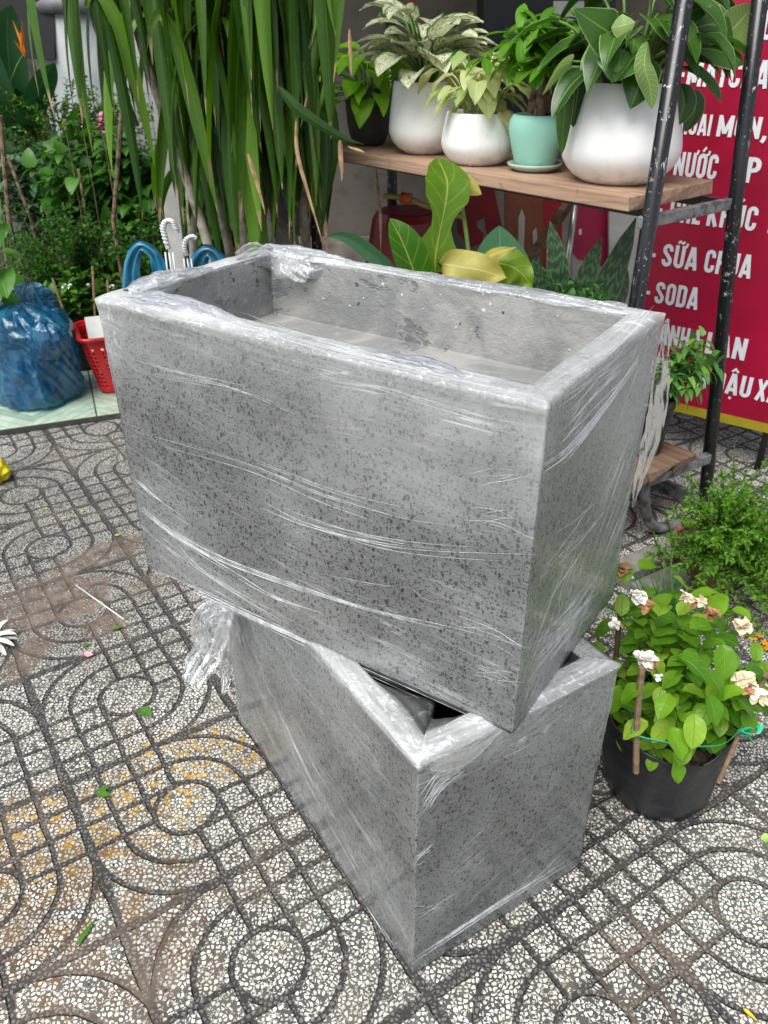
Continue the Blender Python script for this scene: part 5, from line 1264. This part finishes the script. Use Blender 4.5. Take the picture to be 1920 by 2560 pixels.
# translucent blue bags
def bagmat(name, deep, pale):
    m = Mat(name); c = m.coord(); w1 = m.warp(c, 6, .10); w2 = m.mapping(w1, (1, 1, .55))
    v1 = m.vor(w2, 5.5); v2 = m.vor(m.mapping(w1, (1, 1, .35), rot=(.4, .3, 0)), 21); d1 = E(m.nt, v1.outputs['Distance']); d2 = E(m.nt, v2.outputs['Distance'])
    n = m.noise(w1, 7, 3); e1 = m.vor(w2, 5.5, 'DISTANCE_TO_EDGE'); cre = 1-E(m.nt, e1.outputs['Distance']).step(0, .06)
    col = m.mix((n.step(.45, .7)*.5+cre*.25+d2.step(.4, .8)*.2).sat(), deep, pale)  # crease highlights are painted in as paler blue
    nb = m.bump(d1*1.6+d2*.22, .9, .05); tr = m.new('ShaderNodeBsdfTransparent'); tr.inputs[0].default_value = (*[min(1, q*2.2+.05) for q in pale], 1)
    p = m.bsdf(col, .12, nb, .9, coat=.8); tl = m.new('ShaderNodeBsdfTranslucent'); tl.inputs[0].default_value = (*pale, 1)
    a = m.mixs(.30, p, tl.outputs[0]); return m.done(m.mixs((n.step(.35, .65)*.25+.12), a, tr.outputs[0]))
BLUE = bagmat('thin blue plastic', (.004, .085, .20), (.06, .33, .48))
def bagshape(c, prof, n=90, seed=0, amp=.10, pl=.0, ax=(1, 1), sharp=26, lean=(0, 0)):
    c = V(c); b = MB(); rows = []; m = 60; H = prof[-1][1]
    for i in range(m+1):
        z = H*i/m; r = float(np.interp(z, [q[1] for q in prof], [q[0] for q in prof]))
        for k in range(n):
            a = 2*pi*k/n; q = float(fbm(cos(a)*1.6+seed+z*3, sin(a)*1.6+z*5, seed)); q2 = float(fbm(cos(a)*4+seed+z*4, sin(a)*4-z*7, seed+3)); tri = abs(((a*3.5+z*sharp*.6+q*4) % 1)-.5)
            rr = r*(1+amp*(q-.5)*2.4+amp*.9*(q2-.5)+pl*(tri-.25)+.05*abs(q2-.5)); zz = z+amp*.10*(q2-.5)*min(1, z*12)
            b.v.append((c.x+lean[0]*z/H+ax[0]*rr*cos(a), c.y+lean[1]*z/H+ax[1]*rr*sin(a), max(c.z+zz, c.z)))
    for i in range(m):
        for k in range(n): b.f.append((i*n+k, i*n+(k+1) % n, (i+1)*n+(k+1) % n, (i+1)*n+k))
    return b
BGC = V((-1.490, 3.335, SLZ+.001)); t = thing('plastic_bag', 'full blue plastic bag with purple cloth inside, standing beside the red basket', 'bag', BGC)
b = bagshape(BGC, [(.11, 0), (.162, .015), (.176, .07), (.170, .18), (.172, .26), (.168, .32), (.150, .365), (.115, .395), (.07, .415), (.02, .425)], n=120, seed=2, amp=.17, pl=.13, lean=(-.02, 0)); b.build('bag_body', BLUE, t, True)
b = bagshape(BGC+V((-.005, .03, .37)), [(.12, 0), (.10, .02), (.085, .05), (.07, .085), (.045, .11), (.01, .118)], seed=5, amp=.30, pl=.5, ax=(1.1, .35), lean=(.035, 0)); b.build('bag_neck', BLUE, t, True)
b = bagshape(BGC+V((.085, -.10, .19)), [(.02, 0), (.055, .03), (.085, .08), (.090, .12), (.070, .155), (.02, .178)], seed=8, amp=.30, pl=.3, ax=(1.15, .55), lean=(.03, 0)); b.build('bag_fold', BLUE, t, True)
b = bagshape(BGC+V((-.03, -.02, .012)), [(.07, 0), (.105, .02), (.11, .09), (.09, .15), (.02, .18)], seed=11, amp=.15, pl=.1); b.build('contents', simple('purple cloth', (.20, .15, .34), .6, .3, 12), t, True)
# second bag handle loops behind the planter
HB = simple('blue bag loop', (.012, .16, .27), .25, .2, 14, .4, 20, spec=.7)
def loopbag(label, pts, Y, W, c):
    B0 = V((c[0], c[1], .001)); t_ = thing('plastic_bag', label, 'bag', B0)
    P_ = [at(x, y, Y) for x, y in pts]; z1 = min(P_[0].z, P_[-1].z)
    bagshape(B0, [(.06, 0), (.11, .02), (.13, .12), (.12, z1*.6), (.08, z1*.85), (.05, z1)], seed=int(c[0]*10)+20, amp=.12, pl=.15, ax=(1, .7)).build('bag_body', BLUE, t_, True)
    Q = spline(P_, 6); Lq_ = Leaves(); Lq_.path(Q, W, lambda t: 1, side=(.1, 1, .1), cross=3, fold=.3, wave=.05) if False else None
    v = []; f = []; n = len(Q)
    for i, p in enumerate(Q):
        tg = (Q[min(i+1, n-1)]-Q[max(0, i-1)]).normalized(); s = V((0, 0, 1)).cross(tg); s = tg.cross(V((0, 1, 0))).normalized(); ww = W*(1.25-.6*sin(pi*i/(n-1)))
        for k in range(9):
            a = k/8*2-1; v.append(tuple(p+s*(a*ww/2)+V((0, .012*sin(a*7+i*.2), 0))))
    for i in range(n-1):
        for k in range(8): q = i*9+k; f.append((q, q+1, q+10, q+9))
    mesh('handle', v, f, HB, t_, True)
loopbag('blue plastic bag whose handle loop shows above the far left rim of the upper planter', [(285, 640), (284, 575), (300, 533), (330, 545), (345, 575), (362, 640)], 2.78, .06, (-.80, 2.80))
loopbag('teal blue plastic bag, only its gathered top visible, below the second white hook', [(425, 640), (428, 575), (440, 545), (462, 548), (485, 580), (500, 640)], 2.86, .075, (-.55, 2.62))
# pale sack behind
o_ = bagshape(V((-.43, 3.25, .001)), [(.12, 0), (.17, .04), (.16, .5), (.10, .72), (.03, .80)], seed=30, amp=.12, pl=.08).build('sack', simple('dusty pale sack', (.36, .33, .29), .85, .2, 12), None, True); tag(o_, 'dusty pale sack standing behind the teal blue bag', 'sack')
# red basket
BSK = V((-1.16, 3.51, SLZ+.001)); t = thing('basket', 'red plastic basket with square holes holding a folded newspaper', 'basket', BSK)
REDP = simple('red basket plastic', (.50, .010, .014), .32, .12, 8, .05, spec=.5)
bx, by, H_ = .18, .14, .255
def perim(s, sc, z, rr=.05):
    hx, hy = bx*sc, by*sc; L = [2*(hx-rr), pi/2*rr, 2*(hy-rr), pi/2*rr]*2; tot = sum(L); d = (s % 1)*tot; segs = [((-hx+rr, -hy), (1, 0)), ((hx-rr, -hy+rr), -90), ((hx, -hy+rr), (0, 1)), ((hx-rr, hy-rr), 0), ((hx-rr, hy), (-1, 0)), ((-hx+rr, hy-rr), 90), ((-hx, hy-rr), (0, -1)), ((-hx+rr, -hy+rr), 180)]
    for i in range(8):
        if d <= L[i] or i == 7:
            a, q = segs[i]
            if isinstance(q, tuple): x, y = a[0]+q[0]*d, a[1]+q[1]*d
            else: an = radians(q)+d/rr; x, y = a[0]+rr*cos(an), a[1]+rr*sin(an)
            break
        d -= L[i]
    return BSK+SX*x+SY*y+V((0, 0, z))
b = MB(); NS, NZ = 216, 26
for j in range(NZ+1):
    for i in range(NS): b.v.append(tuple(perim(i/NS, .74+.24*(j/NZ), H_*j/NZ)))
for j in range(NZ):
    for i in range(NS):
        hole = 3 <= j < 23 and (j-3) % 2 == 0 and i % 4 < 2 and not (i % 54) in (0, 1, 2, 3, 24, 25, 26, 27)
        if not hole: b.f.append((j*NS+i, j*NS+(i+1) % NS, (j+1)*NS+(i+1) % NS, (j+1)*NS+i))
o_ = b.build('side_wall', REDP, t, True); sm = o_.modifiers.new('thickness', 'SOLIDIFY'); sm.thickness = .003
b = MB(); nn_ = 64
for r_, z in ((.985, H_-.004), (1.05, H_-.004), (1.055, H_+.010), (1.0, H_+.012), (.985, H_+.004)):
    for i in range(nn_): b.v.append(tuple(perim(i/nn_, r_, z)))
for j in range(5):
    for i in range(nn_): b.f.append((j*nn_+i, j*nn_+(i+1) % nn_, ((j+1) % 5)*nn_+(i+1) % nn_, ((j+1) % 5)*nn_+i))
b.build('rim', REDP, t, True)
MB().add([perim(i/64, .745, .004) for i in range(64)], [tuple(range(64))]).build('bottom', REDP, t)
b = MB()
for i in range(46):
    p = BSK+SX*random.uniform(-.10, .10)+SY*random.uniform(-.08, .08)+V((0, 0, random.uniform(.015, .12))); b.lathe(p, [(.0004, -.012), (.012, -.006), (.016, .003), (.009, .012), (.0004, .015)], 7, lambda a, z: 1+.3*sin(a*3+z*200))
o_ = b.build('crumpled_wrappers', simple('mixed pink wrappers', (.50, .10, .30), .35, .3, 30, col2=(.45, .45, .45)), None, True); tag(o_, 'crumpled pink and white wrappers heaped inside the red basket', 'wrappers', kind='stuff')
NP = BSK+V((-.02, 0, .20)); up_ = (SY*.85+V((0, 0, .52))).normalized(); nrm = SX.cross(up_)
t2 = thing('newspaper', 'folded newspaper sticking out of the red basket', 'newspaper', NP)
MB().box(NP+up_*.05, (.24, .004, .20), SX, nrm, up_).build('sheet', simple('newsprint', (.52, .53, .52), .8, .06), t2)
b = MB(); g_ = MB()
for i in range(3): b.box(NP+up_*(.125-.014*i)-nrm*.0032+SX*.03, (.15, .0006, .005), SX, nrm, up_)
b.build('print_lines', simple('grey ink', (.16, .17, .18), .8), t2)
g_.box(NP+up_*.045-nrm*.0032, (.235, .0006, .028), SX, nrm, up_); g_.build('green_stripe', simple('green ink', (.13, .20, .14), .8), t2)

o_ = mesh('soil_bed', [(-4.2, 3.78, .031), (-.95, 3.78, .031), (-.95, 6.5, .031), (-4.2, 6.5, .031)], [(0, 1, 2, 3)], simple('dark bed soil', (.035, .027, .02), .95, .4, 30, 1, 60, bdist=.02)); tag(o_, kind='structure')
# ---- shrubs
def gshrub(name, label, base, cen, rad, ntw, nl, L, W, mat, kind='small', **k):
    t_ = thing(name, label, k.pop('cat', 'shrub'), base); potr = k.pop('pot', None)
    if potr:
        lathe_pot(t_, base, [(0.0005, 0), (potr*.75, 0), (potr*.8, .01), (potr, potr*1.5), (potr*1.04, potr*1.55), (potr*.94, potr*1.55), (potr*.9, potr*1.3)], BAGM, potr*.9, potr*1.35, 32)
    shrub(t_, V(base)+V((0, 0, .02)), cen, rad, ntw, nl, L, W, mat, kind=kind, **k); return t_
FINED = leafmat('fine dark leaf', (.012, .060, .007), (.055, .18, .016), None, .4, .3, 4, .1)
TINY = leafmat('tiny olive leaf', (.022, .09, .008), (.10, .23, .02), None, .45, .3, 4, .1)
MIDL = leafmat('mid green leaf', (.020, .085, .012), (.075, .21, .022), (.08, .20, .04), .38, .3, 5, .3)
HRT = leafmat('big heart leaf', (.03, .12, .015), (.08, .22, .025), (.12, .28, .05), .36, .3, 5, .4)
def c3(x, y, Y): return at(x, y, Y)
c = c3(150, 540, 3.95); gshrub('shrub', 'dense dark small leaved shrub behind the blue bag', (c.x, 3.95, SLZ), c+V((0, 0, .0)), (.42, .30, .26), 190, 16, (.020, .034), .55, FINED, surface=.4, start=.3, tr=.003)
c = c3(330, 560, 3.85); gshrub('shrub', 'dark small leaved shrub left of the white hooks', (c.x, 3.85, SLZ), c, (.28, .25, .30), 90, 14, (.022, .036), .6, FINED, surface=.4, start=.3)
c = c3(255, 400, 4.25); gshrub('shrub', 'leafy vine like shrub with broad mid green leaves below the pink blossom', (c.x, 4.25, SLZ), c, (.46, .22, .32), 85, 9, (.07, .11), .75, MIDL, 'leaf', prof='heart', surface=.35, start=.35, tr=.004, droop=1.2)
c = c3(130, 290, 4.9); gshrub('shrub', 'olive shrub with tiny leaves and pale buds above the vine like shrub', (c.x, 4.9, SLZ), c, (.60, .25, .32), 240, 17, (.022, .038), .5, TINY, surface=.5, start=.4, tr=.003)
c = c3(60, 380, 4.5); gshrub('shrub', 'low creeping shrub with round grey green leaves at the left frame edge', (c.x, 4.5, SLZ), c, (.40, .22, .26), 50, 9, (.045, .07), .8, leafmat('grey green leaf', (.04, .10, .05), (.09, .17, .08), None, .45, .25, 4, .2), 'leaf', prof='heart', surface=.4, droop=1.0)
c = c3(420, 500, 4.3); gshrub('shrub', 'shaded mid green shrub behind the strap leaves', (c.x, 4.3, .001), c, (.35, .22, .36), 60, 9, (.06, .10), .7, MIDL, 'leaf', prof='oval', surface=.4)
# heart leaves at the very left edge
t = thing('shrub', 'large heart shaped leaves at the left frame edge above the blue bag', 'shrub', (-1.72, 3.55, SLZ)); Lv = Leaves(); b = MB(); g0 = V((-1.72, 3.55, SLZ))
for x, y, Y, az, el_, l in ((15, 600, 3.3, -60, -15, .14), (5, 520, 3.35, -60, 0, .10), (30, 640, 3.35, -50, -35, .10), (-10, 560, 3.3, -70, -20, .12), (20, 560, 3.4, 0, 10, .09), (5, 640, 3.3, -80, -30, .10), (45, 610, 3.5, -40, -50, .09), (-5, 470, 3.5, -60, 20, .10), (25, 500, 3.5, -80, -20, .08)):
    p = at(x, y, Y)-V((.03, 0, -.03)); petiole(b, g0, p, .004, .002); a = radians(az); e = radians(el_); Lv.leaf(p, (cos(a)*cos(e), sin(a)*cos(e), sin(e)), l, l*.85, 'heart', .9, .15, 8, 2, .02)
b.build('stems', STEM, t, True); Lv.build('foliage', HRT, t)
# heliconia
HEL = leafmat('heliconia blade', (.015, .065, .02), (.03, .10, .035), (.07, .16, .08), .3, .2, 16, .25)
HB_ = V((-2.28, 5.0, SLZ)); t = thing('heliconia', 'dark broad leaved heliconia with one upright orange flower, top left', 'plant', HB_); Lv = Leaves(); b = MB()
for pts, W in (([(60, 300, 5.0), (25, 180, 4.95), (15, 60, 4.9), (25, 10, 4.85)], .20), ([(60, 300, 5.0), (75, 220, 4.9), (100, 160, 4.85), (118, 135, 4.8)], .15), ([(20, 300, 4.95), (-10, 200, 4.85), (-20, 90, 4.8)], .20), ([(50, 300, 5.1), (50, 240, 5.0), (35, 190, 4.9)], .14), ([(70, 320, 5.0), (60, 250, 4.85), (72, 210, 4.8)], .14)):
    P_ = spline([at(*p) for p in pts], 6); petiole(b, HB_, P_[0], .010, .007); Lv.path(P_, W*.95, 'oval', side=(1, .4, 0), fold=.3, cross=3)
b.build('stems', STEM, t, True); Lv.build('foliage', HEL, t)
fo = Leaves(); q = at(52, 115, 4.85); b = MB(); petiole(b, HB_, q, .006, .004); b.build('flower_stem', STEM, t, True)
for dx, dz, l in ((-.02, .16, .17), (.035, .16, .17), (-.05, .10, .09), (.01, .12, .12)): fo.leaf(q+V((0, 0, -.02)), (dx, -.02, dz), l, .028, 'lance', -.3, .5, 6, 1)
fo.build('flower', simple('orange bract', (.72, .20, .01), .45, .15, 20), t)
# pink blossom
def bloom(x, y, Y, r, label, n=16):
    p = at(x, y, Y); t_ = thing('blossom_stem', label, 'flower', (p.x, p.y, SLZ)); b = MB(); petiole(b, V((p.x, p.y, SLZ)), p, .004, .002); b.build('stem', TWIG, t_, True); Lq_ = Leaves()
    for i in range(n): u = V((random.gauss(0, 1), random.gauss(0, 1), random.gauss(0, 1))).normalized(); Lq_.leaf(p+V((0, 0, r*random.uniform(-1, 1.2))), u, r*.8, r*.6, 'oval', .5, .2, 4, 1)
    Lq_.build('flower', simple('pink petal', (.52, .16, .28), .6, .15, 30), t_)
bloom(220, 268, 3.95, .030, 'upright pink blossom left of the strap leaves', 30); bloom(140, 268, 4.05, .016, 'small pink blossom cluster left of the upright one', 12); bloom(178, 272, 4.05, .012, 'tiny pink bud between the two pink blossoms', 7)
# jasmine pots behind the basket
JASD = leafmat('shaded jasmine leaf', (.05, .17, .02), (.12, .28, .03), (.18, .34, .06), .38, .3, 5, .4)
for i, (x, y, Y, lab) in enumerate(((150, 645, 3.72, 'jasmine with white buds directly behind the blue bag'), (228, 640, 3.85, 'jasmine with one open white flower behind the red basket'))):
    c = at(x, y, Y); t = gshrub('potted_plant', lab, (c.x, Y, SLZ), c, (.16, .13, .15), 20, 6, (.045, .07), .6, JASD, 'leaf', prof='oval', cat='plant', pot=.09, surface=.45)
    for fx, fy in (((137, 618), (152, 618), (190, 617)) if i == 0 else ((242, 618), (282, 592), (275, 625))):
        flower(t, at(fx, fy, Y-.12), .016, [(PET, 7)], name='flower')
    st = ((113, 600, 135, 665),) if i == 0 else ((200, 575, 204, 655), (232, 605, 240, 700))
    for sx, sy, ex, ey in st: p0, p1 = at(sx, sy, Y-.14), at(ex, ey, Y-.16); MB().tube([p0, p1, p1+(p1-p0).normalized()*max(.02, (p1.z-.15))], .006, 8).build('stake', STAKE, t)
# brown stakes among the shrubs
for (x0, y0, x1, y1, Y, r, lab) in ((0, 250, 20, 480, 4.1, .012, 'thick brown stake at the left frame edge'), (18, 340, 68, 478, 4.05, .008, 'thin brown stick leaning beside the thick stake'), (285, -40, 245, 480, 3.75, .010, 'tall thin brown stem rising left of the strap leaves'), (170, 365, 182, 440, 4.0, .007, 'short tan stick among the broad leaves')):
    a, b_ = at(x0, y0, Y), at(x1, y1, Y); o_ = MB().tube([a, b_, V((b_.x, b_.y, SLZ))], r, 8).build('stake', BARK, None); tag(o_, lab, 'stake')
# white hanging sheet + grey tarp in the yard
t = thing('water_tank', 'white plastic tank with grey lid behind the shrubs, top left', 'tank', (at(180, 200, 5.6).x, 5.75, SLZ))
c = V(t.location); zt = at(170, 40, 5.5).z
MB().lathe(c, [(.0005, 0), (.24, 0), (.27, zt*.4), (.30, zt), (.29, zt+.005)], 60).build('body', simple('white tank plastic', (.27, .29, .30), .5, .08, 5), t, True)
MB().lathe(c, [(.30, zt-.002), (.325, zt), (.33, zt+.05), (.30, zt+.09), (.15, zt+.14), (.0005, zt+.15)], 60).build('lid', simple('grey lid', (.10, .105, .11), .5), t, True)
def tilew():
    m = Mat('small white wall tiles'); P = m.coord(); x, y, z = m.sep(P); jx = ((x/.09).fract()-.5).abs(); jz = ((z/.09).fract()-.5).abs(); j = jx.max(jz).step(.46, .49)
    n = m.noise(P, 8, 3); col = m.mix(j*.8, m.mix(n, (.42, .44, .45), (.30, .31, .32)), (.12, .12, .12)); return m.done(m.bsdf(col, .3))
panel('tiled_pillar', 'pillar clad in small white tiles behind the strap leaves', 'pillar', 225, -80, 345, 420, 5.2, (0, 0, 0), .3, mat=tilew())
panel('dark_opening', 'black shutter in the yard behind the heliconia', 'shutter', -40, -160, 118, 128, 5.45, (.01, .01, .011), .05)  # flat black sheet painting the darkness of an opening

panel('doorway', 'black unlit doorway in the house wall behind the strap leaves', 'doorway', 395, -300, 688, 560, 4.76, (.010, .010, .009), .02, .8)  # near-black sheet added to paint the shade between the strap leaves
# ================================================================== LITTER
def lay(x, y, L_, W, ang, mat, label, cat='leaf', name='fallen_leaf', prof='oval', n=1, z=.004, group=None, el_=.15):
    p = gr(x, y, z); Lq_ = Leaves()
    for i in range(n):
        a = ang+i*.9; Lq_.leaf(p, (cos(a), sin(a), el_), L_, W, prof, .35, .15, 8, 2, .05)
    o = Lq_.build(name, mat); o.location.z = max(o.location.z, .0015); return tag(o, label, cat, group)
FG = leafmat('fallen green leaf', (.04, .14, .015), (.08, .20, .02), (.12, .24, .05), .4, .1, 5, .4); FY = simple('yellow petal', (.62, .50, .03), .5, .1)
lay(300, 1532, .042, .028, -.55, FG, 'curled green leaf on the paving left of the lower planter')
lay(208, 1715, .034, .016, -.1, FG, 'green leaf lying next to the yellow splashed paving', n=2)
lay(165, 2045, .060, .010, 1.25, FG, 'narrow dark green blade in the joint at lower left', prof='lance')
lay(240, 1360, .030, .014, .3, FG, 'tiny green leaf near the white stick', el_=.3)
lay(248, 1157, .016, .012, .4, simple('lime scrap', (.30, .50, .03), .5), 'small bright lime leaf scrap left of the upper planter')
lay(178, 1395, .022, .012, .4, FG, 'small dull green leaf in front of the mud patch')
lay(1605, 2178, .028, .007, -.9, FY, 'slim yellow leaf at the lower right joint', prof='lance')
lay(1643, 1812, .030, .022, .0, simple('green fruit', (.32, .48, .12), .4), 'pale green bud at the right frame edge', 'bud', 'green_bud')
lay(188, 1418, .018, .012, .2, simple('pink scrap', (.72, .30, .32), .5), 'small pink petals on the paving', 'petal', 'pink_petal', n=3, el_=.5)
for i, (x, y) in enumerate(((135, 1118), (175, 1105), (100, 1100), (430, 1440), (700, 1860), (980, 1790))):
    if i < 3: lay(x, y, .014, .009, i, FY, ['small yellow leaf bit nearest the green step corner', 'small yellow leaf bit, right one of the pair below the step', 'small yellow leaf bit near the yellow bag'][i])
p0, p1 = gr(165, 1265, .004), gr(268, 1338, .004); o_ = MB().tube([p0, p1], .0022, 8).build('stick', PW_, None, True); tag(o_, 'thin white plastic stick on the muddy paving', 'stick')
# white flower-like plastic fan at the left edge
WC = gr(-14, 1388, .012); t = thing('white_flower', 'large white flower lying at the left frame edge', 'flower', WC); Lv = Leaves()
for i in range(16):
    a = -1.9+i*.40; Lv.leaf(WC+V((0, 0, .008*(i % 3))), (cos(a), sin(a), .28+.2*(i % 3)), .062+.012*random.random(), .017, 'long', .9, .3, 7, 1, .03)
Lv.build('petals', PET, t)
YC = V((gr(-8, 1030).x, gr(-8, 1040).y, .001)); o_ = bagshape(YC, [(.03, 0), (.055, .008), (.06, .04), (.045, .075), (.012, .10)], n=60, seed=41, amp=.2, pl=.3).build('plastic_bag', simple('yellow plastic film', (.72, .62, .01), .25, .2, 14, .4, 30, spec=.7), None, True)
tag(o_, 'crumpled bright yellow plastic bag at the left frame edge', 'bag')
YB = gr(1404, 1296, .10); o_ = MB().lathe(YB, [(.0004, -.10), (.02, -.10), (.024, -.01), (.020, 0), (.0004, .004)], 20).build('bottle_cap', simple('yellow cap', (.60, .42, .01), .35), None, True); tag(o_, 'small yellow topped bottle between jasmine and the fine bush', 'bottle')
# grime drifted against foot of the planters and small grit
b = MB()
for i in range(420):
    p = gr(random.uniform(0, 1659), random.uniform(1150, 2212), 0)
    if -.3 < (p-V((.2, 1.2, 0))).length < .01: continue
    s = random.uniform(.0008, .0026); b.box(p+V((0, 0, s*.5)), (s*random.uniform(1, 2.2), s, s), V((cos(i), sin(i), 0)), V((-sin(i), cos(i), 0)))
o_ = b.build('grit', simple('dark grit', (.08, .06, .05), .9, .3, 50)); tag(o_, 'scattered grit on the paving', 'grit', kind='stuff')
